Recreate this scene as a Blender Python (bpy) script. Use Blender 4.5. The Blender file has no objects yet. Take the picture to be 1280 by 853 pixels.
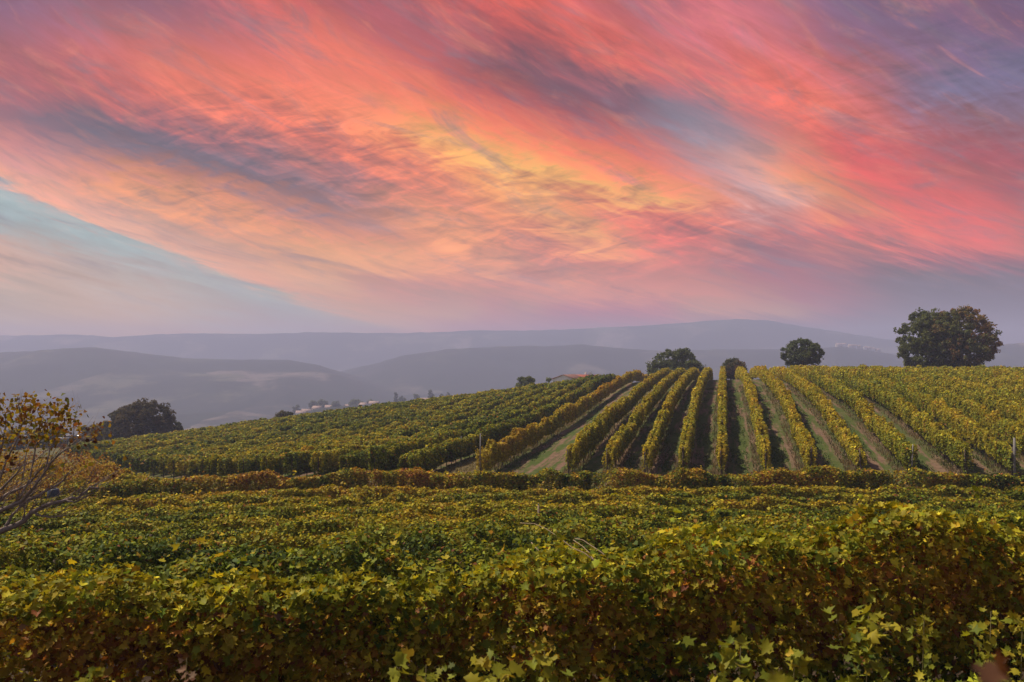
import bpy, math, random
import numpy as np
R = math.radians
rng = np.random.default_rng(11)
random.seed(5)
scn = bpy.context.scene
COL = scn.collection

# ------------------------------------------------------------------ camera
F = 1067.0            # focal length in pixels of the 1280 px wide photograph
cam_d = bpy.data.cameras.new('camera')
cam_d.sensor_width = 36.0
cam_d.lens = 36.0*F/1280.0
cam_d.clip_start = 0.05
cam_d.clip_end = 40000.0
cam_d.dof.use_dof = True
cam_d.dof.focus_distance = 15.0
cam_d.dof.aperture_fstop = 4.5
cam = bpy.data.objects.new('camera', cam_d)
COL.objects.link(cam)
cam.location = (0, 0, 0)
cam.rotation_euler = (R(90+1.26), 0, 0)
scn.camera = cam

# ------------------------------------------------------------------ sun, exposure
SUN_EL, SUN_AZ = 57.0, -68.0          # azimuth clockwise from +Y (the view direction)
sd = (math.sin(R(SUN_AZ))*math.cos(R(SUN_EL)), math.cos(R(SUN_AZ))*math.cos(R(SUN_EL)), math.sin(R(SUN_EL)))
sun_d = bpy.data.lights.new('sun', 'SUN')
sun_d.energy = 5.0
sun_d.angle = R(2.0)
sun_d.color = (1.0, 0.85, 0.67)
sun = bpy.data.objects.new('sun', sun_d)
COL.objects.link(sun)
from mathutils import Vector
sun.rotation_euler = Vector(sd).to_track_quat('Z', 'Y').to_euler()
vs = scn.view_settings
vs.view_transform = 'Standard'; vs.look = 'None'; vs.exposure = 0.0; vs.gamma = 1.0
vs.use_curve_mapping = False
cy = scn.cycles
cy.use_denoising = True
cy.max_bounces = 6; cy.diffuse_bounces = 3; cy.transmission_bounces = 3; cy.glossy_bounces = 2
cy.volume_bounces = 1; cy.transparent_max_bounces = 8
cy.sample_clamp_indirect = 4.0

# ------------------------------------------------------------------ node helpers
def lin(c):
    c = c/255.0
    return c/12.92 if c <= 0.04045 else ((c+0.055)/1.055)**2.4
class NT:
    def __init__(s, nt):
        s.nt = nt; s.n = nt.nodes; s.l = nt.links
    def node(s, t, **kw):
        n = s.n.new(t)
        for k, v in kw.items(): setattr(n, k, v)
        return n
    def put(s, sock, v):
        if isinstance(v, bpy.types.NodeSocket): s.l.new(v, sock)
        else: sock.default_value = v
    def m(s, op, a, b=0.0, c=None, clamp=False):
        n = s.node('ShaderNodeMath', operation=op); n.use_clamp = clamp
        s.put(n.inputs[0], a); s.put(n.inputs[1], b)
        if c is not None: s.put(n.inputs[2], c)
        return n.outputs[0]
    def xyz(s, x, y, z):
        n = s.node('ShaderNodeCombineXYZ')
        s.put(n.inputs[0], x); s.put(n.inputs[1], y); s.put(n.inputs[2], z)
        return n.outputs[0]
    def noise(s, v, scale, detail=4.0, rough=0.5, dist=0.0):
        n = s.node('ShaderNodeTexNoise')
        s.put(n.inputs['Vector'], v); s.put(n.inputs['Scale'], scale)
        s.put(n.inputs['Detail'], detail); s.put(n.inputs['Roughness'], rough); s.put(n.inputs['Distortion'], dist)
        return n.outputs[0]
    def ramp(s, f, stops, interp='LINEAR'):
        n = s.node('ShaderNodeValToRGB'); cr = n.color_ramp; cr.interpolation = interp
        while len(cr.elements) < len(stops): cr.elements.new(0.5)
        for e, (p, c) in zip(cr.elements, stops):
            e.position = p; e.color = tuple(c)+(1.0,) if len(c) == 3 else c
        s.put(n.inputs[0], f)
        return n.outputs[0]
    def mix(s, f, a, b, mode='MIX'):
        n = s.node('ShaderNodeMix', data_type='RGBA', blend_type=mode)
        s.put(n.inputs[0], f)
        for i, v in ((6, a), (7, b)):
            if isinstance(v, tuple) and len(v) == 3: v = v+(1.0,)
            s.put(n.inputs[i], v)
        return n.outputs[2]
    def smooth(s, x, lo, hi, a=0.0, b=1.0):
        n = s.node('ShaderNodeMapRange', interpolation_type='SMOOTHSTEP')
        s.put(n.inputs[0], x)
        n.inputs[1].default_value = lo; n.inputs[2].default_value = hi
        n.inputs[3].default_value = a; n.inputs[4].default_value = b
        return n.outputs[0]

# ------------------------------------------------------------------ sky: sunset cirrus over a daylight sky
SKY = [
 [(108,98,135),(125,104,138),(122,98,126),(118,96,128),(220,112,108),(185,98,108),(162,98,115),(195,98,105),(225,108,100),(212,108,112),(150,105,132),(212,118,132),(205,122,140),(120,104,142),(118,98,130),(150,104,132),(108,100,142)],
 [(140,105,130),(190,112,125),(198,115,122),(165,105,120),(205,118,125),(218,115,108),(160,96,112),(170,100,112),(175,92,100),(228,110,98),(195,112,118),(195,112,125),(205,125,140),(138,105,138),(130,104,134),(115,105,146),(125,95,125)],
 [(175,105,115),(195,110,115),(218,118,110),(228,128,112),(228,118,105),(238,130,115),(200,108,108),(185,102,108),(135,90,105),(132,95,110),(222,105,95),(205,112,118),(228,115,108),(215,112,115),(150,108,130),(135,108,140),(112,112,155)],
 [(165,105,120),(175,105,110),(210,110,105),(242,135,110),(242,128,105),(240,140,118),(232,130,115),(205,100,95),(172,86,88),(115,98,118),(132,110,134),(140,120,145),(236,122,105),(235,125,110),(155,115,136),(122,122,158),(130,110,140)],
 [(192,120,130),(120,110,130),(108,112,136),(155,105,118),(140,108,125),(228,125,110),(250,162,122),(252,178,115),(228,118,95),(198,98,95),(190,108,112),(138,142,168),(200,125,130),(228,115,105),(172,105,115),(150,105,118),(138,115,135)],
 [(232,165,165),(198,142,152),(135,118,142),(105,115,135),(118,112,128),(210,125,118),(228,130,110),(228,132,108),(255,198,115),(252,165,100),(236,120,92),(185,130,145),(250,185,155),(228,105,88),(196,92,92),(176,90,95),(185,88,85)],
 [(135,165,185),(236,165,150),(250,165,125),(238,148,118),(170,118,125),(125,116,126),(150,120,136),(238,145,115),(240,160,115),(236,130,92),(248,148,100),(245,160,125),(170,160,190),(252,162,100),(228,106,80),(198,92,88),(155,85,95)],
 [(162,172,180),(148,178,190),(165,172,178),(232,158,132),(232,162,138),(226,148,125),(230,152,120),(246,180,120),(232,142,112),(246,168,115),(222,115,92),(230,120,95),(222,125,118),(225,120,105),(245,142,102),(230,105,80),(180,88,85)],
 [(208,172,160),(200,172,165),(195,172,170),(168,180,186),(222,165,145),(232,175,138),(233,172,125),(210,150,125),(192,142,135),(188,132,125),(210,140,122),(155,108,112),(150,125,125),(200,130,120),(180,112,110),(135,100,106),(128,95,100)],
 [(180,170,165),(195,172,165),(195,175,168),(218,180,160),(208,158,148),(185,172,170),(200,148,138),(198,150,142),(205,152,145),(198,142,135),(205,152,130),(195,135,125),(185,125,120),(165,125,122),(148,120,122),(132,96,102),(130,92,95)],
 [(178,165,162),(185,168,165),(190,170,168),(190,170,172),(195,165,168),(195,165,160),(205,170,158),(180,155,160),(180,150,155),(165,140,150),(168,142,152),(165,138,142),(160,135,145),(158,128,138),(145,115,125),(138,100,110),(122,98,110)],
 [(172,158,165),(178,160,166),(180,160,168),(182,160,170),(182,156,166),(180,155,162),(178,152,160),(168,148,160),(160,140,155),(155,135,152),(155,134,150),(152,130,146),(148,126,142),(140,118,134),(132,108,124),(125,96,112),(115,94,110)],
]
w = bpy.data.worlds.new('World'); scn.world = w; w.use_nodes = True
T = NT(w.node_tree); T.n.clear()
tc = T.node('ShaderNodeTexCoord')
sp = T.node('ShaderNodeSeparateXYZ'); T.put(sp.inputs[0], tc.outputs['Generated'])
dx, dy, dz = sp.outputs
yy = T.m('MAXIMUM', dy, 0.08)
u = T.m('DIVIDE', dx, yy); v = T.m('DIVIDE', dz, yy)
# coordinates of the cirrus sheet: long streaks falling to the right, flatter towards the horizon
vv = T.m('ADD', T.m('MAXIMUM', v, -0.03), 0.15)
ca = T.m('MULTIPLY_ADD', T.m('LOGARITHM', vv, math.e), 0.9, u)                       # across the streaks
cb = T.m('MULTIPLY_ADD', v, -0.37, T.m('MULTIPLY', u, 0.93))                        # along the streaks
n_big = T.noise(T.xyz(T.m('MULTIPLY', cb, 2.2), T.m('MULTIPLY', ca, 4.5), 0.0), 1.0, 4.0, 0.5, 0.5)
n_str = T.noise(T.xyz(T.m('MULTIPLY', cb, 3.6), T.m('MULTIPLY', ca, 9.5), 3.0), 1.0, 7.0, 0.62, 1.1)
n_puf = T.noise(T.xyz(T.m('MULTIPLY', cb, 12.0), T.m('MULTIPLY', ca, 24.0), 7.0), 1.0, 6.0, 0.66, 0.5)
# mackerel ripples, nearly level, in some patches only
n_r = T.noise(T.xyz(T.m('MULTIPLY', T.m('MULTIPLY_ADD', v, 0.2, u), 17.0), T.m('MULTIPLY', T.m('MULTIPLY_ADD', u, -0.13, v), 66.0), 11.0), 1.0, 3.5, 0.6, 0.9)
def blob(cx, cyy, rx, ry):
    a = T.m('DIVIDE', T.m('SUBTRACT', u, (cx-640)/F), rx/F)
    b = T.m('DIVIDE', T.m('SUBTRACT', v, (450-cyy)/F), ry/F)
    return T.smooth(T.m('ADD', T.m('MULTIPLY', a, a), T.m('MULTIPLY', b, b)), 0.0, 1.0, 1.0, 0.0)
rip = T.m('ADD', T.m('ADD', blob(340, 200, 300, 120), blob(600, 255, 280, 120)), T.m('ADD', blob(760, 295, 260, 100), T.m('MULTIPLY', blob(1180, 120, 300, 130), 0.6)), clamp=True)
bb = T.m('SUBTRACT', n_big, 0.5); ss = T.m('SUBTRACT', n_str, 0.5); pp = T.m('SUBTRACT', n_puf, 0.5); rr = T.m('SUBTRACT', n_r, 0.5)
rr = T.m('MULTIPLY', rr, rip)
calm = T.smooth(v, 0.02, 0.13, 0.4, 1.0)
wv = T.m('MULTIPLY_ADD', bb, 0.045, T.m('MULTIPLY_ADD', ss, 0.060, T.m('MULTIPLY_ADD', pp, 0.060, T.m('MULTIPLY', rr, 0.07))))
wu = T.m('MULTIPLY_ADD', bb, -0.07, T.m('MULTIPLY_ADD', ss, -0.05, T.m('MULTIPLY', pp, 0.05)))
u2 = T.m('MULTIPLY_ADD', wu, calm, u)
v2 = T.m('MULTIPLY_ADD', wv, calm, v)
HAZE_D, HAZE_TOP, HAZE_LEN = 0.00047, 158.0, 4200.0
HAZE_RGB = (0.35, 0.345, 0.47)
def through_haze(v_, c):
    """radiance the sky needs so that it has colour c seen through the valley haze"""
    el = max(v_, 0.004); Lh = min(HAZE_TOP*math.sqrt(1+el*el)/el, HAZE_LEN)
    tr = max(math.exp(-HAZE_D*Lh), 0.22)
    o_ = [min(max((c[k]-HAZE_RGB[k]*(1-tr))/tr, 0.38*c[k]), 3.0) for k in range(3)]
    if c[0] > 1.5*c[2] and c[0] > 0.45:                 # keep the warm parts orange behind the blue haze
        fg_, fb_ = tr*o_[1]+HAZE_RGB[1]*(1-tr), tr*o_[2]+HAZE_RGB[2]*(1-tr)
        o_[1] += 0.7*min(1.0, max(0.0, (0.30-v_)/0.10))*max(0.0, 0.98*fb_-fg_)/tr
    return tuple(o_)
# the colour samples are spread along the direction the cirrus runs in, then refined by bands of cloud
_sx, _sy = np.meshgrid(np.arange(17)*80.0, np.arange(12)*40.0)
_sc = np.array([[[lin(c) for c in px] for px in row] for row in SKY])
NR, NC = 24, 32
gxx, gyy = np.meshgrid(np.linspace(0, 1280, NC), np.linspace(-10, 450, NR))
def slope_at(y): return np.interp(y, [0, 120, 300, 420], [0.50, 0.42, 0.28, 0.03])
GR = np.zeros((NR, NC, 3))
for a in range(NR):
    for b_ in range(NC):
        x_, y_ = gxx[a, b_], gyy[a, b_]; sl = slope_at(y_); nn_ = math.hypot(1, sl)
        ddx, ddy = _sx-x_, _sy-y_
        al = (ddx+sl*ddy)/nn_; ac = (ddy-sl*ddx)/nn_
        wg = np.exp(-(al/58)**2/2-(ac/19)**2/2)+1e-9
        GR[a, b_] = (wg[..., None]*_sc).sum((0, 1))/wg.sum()
def band(pts, wid, rgb, k):
    """a band of cloud along a polyline (picture columns and rows of the cirrus sheet)"""
    P_ = np.array(pts, float)
    yc = np.interp(gxx, P_[:, 0], P_[:, 1]); tx_ = (gxx-P_[0, 0])/(P_[-1, 0]-P_[0, 0])
    win = np.clip(np.minimum(tx_, 1-tx_)*5, 0, 1)*(tx_ > 0)*(tx_ < 1)
    m__ = (k*win*np.exp(-((gyy-yc)/wid)**2))[..., None]
    GR[:] = GR*(1-m__) + np.array([lin(c) for c in rgb])*m__
band([(-60,130),(80,160),(180,180),(320,222),(440,262),(520,300)], 20, (108,112,134), 0.75)
band([(540,70),(640,92),(740,122),(860,150),(920,170)], 22, (112,92,112), 0.7)
band([(60,215),(180,240),(300,262),(380,275)], 16, (252,168,120), 0.6)
band([(330,20),(480,80),(600,140),(760,215)], 20, (245,135,112), 0.6)
band([(470,150),(560,178),(640,205),(720,226),(800,246),(900,262)], 14, (255,190,122), 0.8)
band([(600,225),(660,255),(740,295),(800,320)], 15, (246,185,125), 0.7)
band([(960,205),(1010,240),(1080,275),(1180,298),(1290,312)], 20, (250,132,90), 0.8)
band([(970,215),(1030,252),(1110,280)], 10, (255,176,112), 0.7)
band([(1020,190),(1120,225),(1280,270)], 20, (222,92,78), 0.6)
band([(880,285),(960,305),(1060,330)], 12, (138,120,128), 0.6)
band([(560,318),(640,335),(740,350)], 12, (165,140,150), 0.55)
band([(420,340),(520,362),(640,388)], 12, (165,135,150), 0.5)
band([(1040,310),(1160,345),(1290,370)], 16, (130,98,106), 0.6)
band([(800,125),(850,150),(900,170),(960,190)], 24, (140,148,175), 0.75)
band([(900,215),(960,238),(1010,262)], 16, (196,180,196), 0.7)
band([(930,262),(975,275),(1020,290)], 9, (160,140,155), 0.5)
band([(1120,130),(1200,110),(1300,85)], 22, (118,124,165), 0.6)
band([(840,45),(900,20),(980,-5)], 12, (215,122,138), 0.5)
band([(120,318),(230,335),(340,362),(480,385)], 8, (225,165,148), 0.75)
band([(180,338),(300,360),(420,392)], 7, (226,186,160), 0.7)
band([(-60,315),(30,318),(100,330)], 9, (232,172,150), 0.6)
band([(420,310),(540,318),(660,340),(800,380)], 9, (232,170,140), 0.5)
band([(600,368),(760,372),(940,392),(1100,402)], 8, (205,150,142), 0.5)
band([(700,345),(820,365),(960,378)], 8, (215,158,140), 0.5)
band([(1030,225),(1150,258),(1300,285)], 28, (222,114,84), 0.6)
band([(1040,330),(1150,360),(1300,395)], 22, (118,86,84), 0.7)
U = T.m('DIVIDE', T.m('MULTIPLY_ADD', u2, F, 640.0), 1280.0)
PX = T.m('MULTIPLY_ADD', u2, F, 640.0)
PY = T.m('MULTIPLY_ADD', v2, -F, 450.0)
V = T.m('DIVIDE', T.m('ADD', PY, 10.0), 20.0)
colr = None
for i in range(NR):
    st = [(k/(NC-1.0), through_haze((450-gyy[i, 0])/F, GR[i, k])) for k in range(NC)]
    r_ = T.ramp(U, st, 'B_SPLINE')
    if colr is None: colr = r_
    else: colr = T.mix(T.m('SUBTRACT', V, float(i-1), clamp=True), colr, r_)
# the clean lower edge of the sheet on the left, clear teal air below it
pxs = T.m('MULTIPLY_ADD', u, F, 640.0)
pys = T.m('MULTIPLY_ADD', T.m('MULTIPLY_ADD', T.m('MULTIPLY_ADD', ss, 0.055, T.m('MULTIPLY_ADD', bb, 0.035, T.m('MULTIPLY', pp, 0.045))), 1.0, v), -F, 450.0)
edge = T.m('ADD', T.m('MULTIPLY_ADD', pxs, 0.455, 219.0), T.m('MULTIPLY', T.m('MULTIPLY', pxs, pxs), -0.00014))
dd = T.m('SUBTRACT', pys, edge)
lit = T.m('MULTIPLY', T.smooth(dd, -30.0, -2.0), T.m('MULTIPLY', T.smooth(dd, -2.0, 5.0, 1.0, 0.0), T.smooth(pxs, 330.0, 480.0, 1.0, 0.0)))
colr = T.mix(T.m('MULTIPLY', lit, 0.6), colr, through_haze(0.15, tuple(lin(c) for c in (236,170,148))))
clear = T.m('MULTIPLY', T.smooth(dd, -10.0, 16.0), T.m('MULTIPLY', T.smooth(dd, 14.0, 120.0, 1.0, 0.0), T.smooth(pxs, 330.0, 560.0, 1.0, 0.0)))
colr = T.mix(T.m('MULTIPLY', clear, 0.8), colr, through_haze(0.15, tuple(lin(c) for c in (158,180,192))))
gain = T.m('MULTIPLY_ADD', ss, 1.0, T.m('MULTIPLY_ADD', rr, 1.7, T.m('MULTIPLY_ADD', pp, 0.75, T.m('MULTIPLY_ADD', bb, 0.35, 0.95))))
# thin grey-mauve gaps broken through the lit sheet
n_gap = T.noise(T.xyz(T.m('MULTIPLY', cb, 7.0), T.m('MULTIPLY', ca, 13.0), 21.0), 1.0, 7.0, 0.64, 1.3)
gapm = T.m('MULTIPLY', T.smooth(n_gap, 0.46, 0.76), T.m('MULTIPLY', T.smooth(v, 0.04, 0.11), 0.55))
colr = T.mix(gapm, colr, tuple(lin(c) for c in (122, 112, 132)))
n_lit = T.noise(T.xyz(T.m('MULTIPLY', cb, 9.0), T.m('MULTIPLY', ca, 17.0), 33.0), 1.0, 7.0, 0.66, 1.3)
colr = T.mix(T.m('MULTIPLY', T.smooth(n_lit, 0.48, 0.82), T.m('MULTIPLY', T.smooth(v, 0.05, 0.12), 0.34)), colr, tuple(lin(c) for c in (255, 155, 108)))
gain = T.m('MULTIPLY_ADD', T.m('SUBTRACT', gain, 0.95), calm, 0.95)
warm = T.node('ShaderNodeVectorMath', operation='MULTIPLY'); T.put(warm.inputs[0], colr); warm.inputs[1].default_value = (1.07, 1.0, 0.88)
gm = T.node('ShaderNodeVectorMath', operation='SCALE'); T.put(gm.inputs[0], warm.outputs[0]); T.put(gm.inputs['Scale'], gain)
# far to the sides and behind: thin pink and grey cirrus fading into the plain daylight sky
cloud_bg = T.node('ShaderNodeBackground'); T.put(cloud_bg.inputs[0], gm.outputs[0]); cloud_bg.inputs[1].default_value = 1.0
nish = T.node('ShaderNodeTexSky', sky_type='NISHITA')
nish.sun_disc = False; nish.sun_elevation = R(SUN_EL); nish.sun_rotation = R(SUN_AZ)
nish.air_density = 1.0; nish.dust_density = 1.5
nbg = T.node('ShaderNodeBackground'); T.put(nbg.inputs[0], nish.outputs[0]); nbg.inputs[1].default_value = 0.08
wisps = T.smooth(T.noise(tc.outputs['Generated'], 3.0, 6.0, 0.6, 1.0), 0.42, 0.7)
pink = T.node('ShaderNodeBackground'); pink.inputs[0].default_value = (lin(205), lin(135), lin(125), 1); pink.inputs[1].default_value = 1.0
gen = T.node('ShaderNodeMixShader'); T.put(gen.inputs[0], T.m('MULTIPLY', wisps, 0.6)); T.put(gen.inputs[1], nbg.outputs[0]); T.put(gen.inputs[2], pink.outputs[0])
mask = T.m('MULTIPLY', T.smooth(dy, 0.35, 0.72), T.smooth(v, 0.45, 0.85, 1.0, 0.0))
fin = T.node('ShaderNodeMixShader'); T.put(fin.inputs[0], mask); T.put(fin.inputs[1], gen.outputs[0]); T.put(fin.inputs[2], cloud_bg.outputs[0])
wo = T.node('ShaderNodeOutputWorld'); T.put(wo.inputs[0], fin.outputs[0])
w.cycles.sampling_method = 'MANUAL'; w.cycles.sample_map_resolution = 1024

# ------------------------------------------------------------------ numeric noise
def _hash(i, j, k, seed):
    h = (i.astype(np.int64)*374761393 + j.astype(np.int64)*668265263 + k.astype(np.int64)*2147483647*31 + seed*1274126177) & 0xffffffff
    h = ((h ^ (h >> 13))*1274126177) & 0xffffffff
    h = ((h ^ (h >> 16))*2246822519) & 0xffffffff
    return ((h ^ (h >> 15)) & 0xffffff)/float(0xffffff)
def vnoise(x, y, z=0.0, seed=0):
    x, y, z = np.broadcast_arrays(np.asarray(x, float), np.asarray(y, float), np.asarray(z, float))
    xi, yi, zi = np.floor(x), np.floor(y), np.floor(z)
    fx, fy, fz = x-xi, y-yi, z-zi
    fx, fy, fz = (f*f*(3-2*f) for f in (fx, fy, fz))
    out = 0
    for a in (0, 1):
        for b in (0, 1):
            for c in (0, 1):
                wgt = (fx if a else 1-fx)*(fy if b else 1-fy)*(fz if c else 1-fz)
                out = out + wgt*_hash(xi+a, yi+b, zi+c, seed)
    return out
def fbm(x, y, z=0.0, seed=0, oct=4):
    s, a, t = 0, 1.0, 0
    for o in range(oct):
        s = s + a*vnoise(x*2**o, y*2**o, np.asarray(z)*2**o, seed+o*17); t += a; a *= 0.5
    return s/t
def sstep(x, a, b):
    t = np.clip((x-a)/(b-a), 0, 1); return t*t*(3-2*t)

# ------------------------------------------------------------------ terrain heights (eye level is z = 0)
CP = [
 (0,-30,-3.2),(-40,-30,-4.2),(40,-30,-2.6),(0,0,-3.5),(-20,0,-4.0),(20,0,-3.0),
 (-7,5,-3.75),(0,5,-3.55),(6,5,-3.4),(-12,8,-3.9),(0,8,-3.6),(8,9,-3.45),(25,8,-3.3),
 (-18,16,-5.5),(0,16,-5.0),(14,16,-4.9),(-40,16,-6.4),(35,16,-4.6),
 (-22,22,-6.3),(0,22,-5.85),(20,22,-5.7),(-28,30,-7.6),(0,30,-6.9),(26,30,-6.9),(-30,40,-8.9),(0,40,-7.95),(30,40,-7.9),
 (-35,50,-9.6),(-18,50,-8.7),(0,50,-8.3),(18,50,-8.2),(34,48,-8.0),(60,50,-7.2),(-60,45,-10.5),
 (-7,57,-8.1),(-2,58,-8.0),(8,58,-7.9),(18,57,-7.9),(30,54,-7.8),(60,70,-6.0),
 (7,96,-6.9),(24,96,-4.6),(24,110,-4.15),(40,96,-4.4),(60,96,-4.5),(90,110,-4.2),(4.7,85,-7.2),(21,85,-5.0),
 (-28,84,-10.9),(-48,110,-12.9),(-70,110,-14.0),(-45,90,-12.4),
 (13,120,-5.6),(22,157,-4.2),(35,157,-3.75),(60,155,-3.6),(90,155,-3.6),(130,150,-4.0),
 (1.6,165,-7.5),(-22,165,-10.2),(-45,165,-13.2),(-70,165,-16.2),(-100,160,-18.5),(-100,110,-16.5),(-90,60,-13.5),
 (35,190,-6.0),(70,190,-5.2),(110,190,-6.0),(-22,190,-12.5),(-50,190,-15.2),(-90,190,-18.5),
 (-100,230,-21),(-50,230,-19.5),(0,230,-15),(50,230,-11),(110,230,-11),(170,230,-14),(170,120,-5.5),(170,50,-6),
]
CP = np.array(CP, float)
def tps_k(r2): return np.where(r2 > 0, 0.5*r2*np.log(np.maximum(r2, 1e-12)), 0.0)
_S = 100.0
_P = CP[:, :2]/_S
_n = len(CP)
_K = tps_k(((_P[:, None]-_P[None])**2).sum(2)) + 2e-4*np.eye(_n)
_A = np.zeros((_n+3, _n+3)); _A[:_n, :_n] = _K
_A[:_n, _n] = 1; _A[:_n, _n+1:] = _P; _A[_n, :_n] = 1; _A[_n+1:, :_n] = _P.T
_W = np.linalg.solve(_A, np.r_[CP[:, 2], 0, 0, 0])
def Hlocal(x, y):
    x = np.clip(x, -120, 180); y = np.clip(y, -35, 240)
    shp = np.broadcast(x, y).shape
    q = np.stack([np.broadcast_to(x, shp).ravel(), np.broadcast_to(y, shp).ravel()], 1)/_S
    out = np.empty(len(q))
    for i in range(0, len(q), 20000):
        b = q[i:i+20000]
        out[i:i+20000] = tps_k(((b[:, None]-_P[None])**2).sum(2))@_W[:_n] + _W[_n] + b@_W[_n+1:]
    return out.reshape(shp)
# ridgelines of the far hills: (distance, radial half width, skyline as picture column and row at that distance)
RIDGES = [
 (1150, 260, [(-700,525),(0,524),(60,530),(120,527),(190,520),(250,516),(300,514),(340,520),(420,545),(700,560),(1900,560)]),
 (820, 150, [(-700,600),(300,560),(345,524),(400,510),(450,507),(500,505),(560,500),(620,497),(700,497),(800,520),(1900,560)]),
 (1750, 480, [(-900,455),(-300,445),(0,441),(60,438),(115,436),(170,441),(230,448),(300,450),(360,450),(400,457),(430,466),(480,480),(700,500),(1900,520)]),
 (2050, 500, [(-900,500),(300,500),(390,474),(430,463),(500,447),(560,437),(620,434),(680,433),(727,431),(768,437),(830,439),(900,436),(1000,437),(1055,434),(1100,440),(1145,447),(1190,444),(1240,432),(1300,428),(1500,425),(1900,440)]),
 (3100, 480, [(-900,425),(0,420),(70,419),(140,423),(200,420),(300,418),(400,416),(500,416),(600,413),(700,413),(760,410),(810,408),(860,404),(920,400),(960,403),(1020,414),(1100,424),(1200,432),(1400,436),(1900,430)]),
]
def H(x, y):
    x = np.asarray(x, float); y = np.asarray(y, float)
    r = np.hypot(x, y)
    loc = Hlocal(x, y)
    base = -118 + 16*fbm(x/700+3, y/700, 0, 5) 
    # fall from the hill into the valley
    far = base
    px = 640 + F*np.where(y > 1, x/np.maximum(y, 1), 0)
    top = np.full(np.shape(far), -400.0)
    for k, (D, Wd, prof) in enumerate(RIDGES):
        pr = np.array(prof, float)
        zt = D*(450-np.interp(px, pr[:, 0], pr[:, 1]))/F
        t = (y - D)/Wd
        amp = 0.018*D
        g = np.exp(-t*t*1.1)
        fold = (fbm(x/(0.12*D), y/(0.16*D), 0, 40+k, 5)-0.5)*amp*2.0*np.clip(np.abs(t)*2.2, 0.0, 1)
        zz = base + (zt - base)*g + fold*g + (fbm(x/(0.012*D)+9, y/(0.03*D), 0, 60+k, 2)-0.5)*amp*0.09*g
        top = np.maximum(top, zz)
    far = np.maximum(far, top)
    d_out = np.maximum(np.maximum(np.maximum(-120-x, x-180), y-240), np.maximum(-35-y, 0)*0)
    side = np.maximum(np.maximum(-120-x, x-180), 0)
    s = np.clip(np.maximum(d_out, 0)/420.0, 0, 1); s = s*s*(3-2*s)
    hold = loc - 0.02*side
    return hold*(1-s) + far*s + (fbm(x/1.7, y/1.7, 0, 3, 2)-0.5)*0.12*(1-s)

# ------------------------------------------------------------------ mesh plumbing
def mesh_obj(name, verts, loops, sizes, mats, parent=None, colr=None, matidx=None, smooth=False):
    me = bpy.data.meshes.new(name)
    nv, nl, nf = len(verts), len(loops), len(sizes)
    me.vertices.add(nv); me.vertices.foreach_set('co', np.asarray(verts, np.float32).ravel())
    me.loops.add(nl); me.loops.foreach_set('vertex_index', np.asarray(loops, np.int32))
    me.polygons.add(nf)
    st = np.zeros(nf, np.int32); st[1:] = np.cumsum(sizes)[:-1]
    me.polygons.foreach_set('loop_start', st)
    if matidx is not None: me.polygons.foreach_set('material_index', np.asarray(matidx, np.int32))
    me.update(calc_edges=True)
    if smooth: me.polygons.foreach_set('use_smooth', np.ones(nf, bool))
    if colr is not None:
        at = me.attributes.new('tint', 'FLOAT_COLOR', 'POINT')
        c4 = np.ones((nv, 4), np.float32); c4[:, :3] = colr
        at.data.foreach_set('color', c4.ravel())
    for m_ in (mats if isinstance(mats, (list, tuple)) else [mats]): me.materials.append(m_)
    o = bpy.data.objects.new(name, me); COL.objects.link(o)
    if parent is not None: o.parent = parent
    return o
class MB:
    """collects shapes for one mesh"""
    def __init__(s): s.v = []; s.f = []; s.c = []; s.mi = []; s.cur = 0; s.nv = 0
    def add(s, vs_, fs, col=(1, 1, 1)):
        for f in fs: s.f.append([i+s.nv for i in f]); s.mi.append(s.cur)
        s.v.extend([tuple(p) for p in vs_]); s.c.extend([col]*len(vs_)); s.nv += len(vs_)
    def box(s, c, d, rz=0.0, col=(1, 1, 1), taper=1.0):
        vs_ = []
        for k in (-1, 1):
            for a, b in ((-1, -1), (1, -1), (1, 1), (-1, 1)):
                t = taper if k > 0 else 1.0
                x, y = a*d[0]/2*t, b*d[1]/2*t
                vs_.append((c[0]+x*math.cos(rz)-y*math.sin(rz), c[1]+x*math.sin(rz)+y*math.cos(rz), c[2]+k*d[2]/2))
        s.add(vs_, [(3,2,1,0),(4,5,6,7),(0,1,5,4),(1,2,6,5),(2,3,7,6),(3,0,4,7)], col)
    def tube(s, pts, rad, n=6, col=(1, 1, 1), cap=True):
        pts = [Vector(p) for p in pts]; vs_ = []; fs = []
        up = Vector((0.13, 0.31, 0.94))
        for i, p in enumerate(pts):
            d = (pts[min(i+1, len(pts)-1)] - pts[max(i-1, 0)]).normalized()
            a = d.cross(up)
            if a.length < 0.05: a = d.cross(Vector((1, 0, 0)))
            a.normalize(); b = d.cross(a)
            for k in range(n):
                an = 2*math.pi*k/n
                vs_.append(p + (a*math.cos(an)+b*math.sin(an))*rad[i])
        for i in range(len(pts)-1):
            for k in range(n):
                fs.append((i*n+k, i*n+(k+1) % n, (i+1)*n+(k+1) % n, (i+1)*n+k))
        if cap: fs += [tuple(range(n))[::-1], tuple((len(pts)-1)*n+k for k in range(n))]
        s.add(vs_, fs, col)
    def build(s, name, mats, parent=None, smooth=False, tint=False):
        return mesh_obj(name, s.v, [i for f in s.f for i in f], [len(f) for f in s.f], mats, parent,
                        np.array(s.c) if tint else None, s.mi, smooth)
def empty(name, loc, rz=0.0):
    o = bpy.data.objects.new(name, None); COL.objects.link(o); o.location = loc; o.rotation_euler = (0, 0, rz)
    o.empty_display_size = 0.3
    return o
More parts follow.
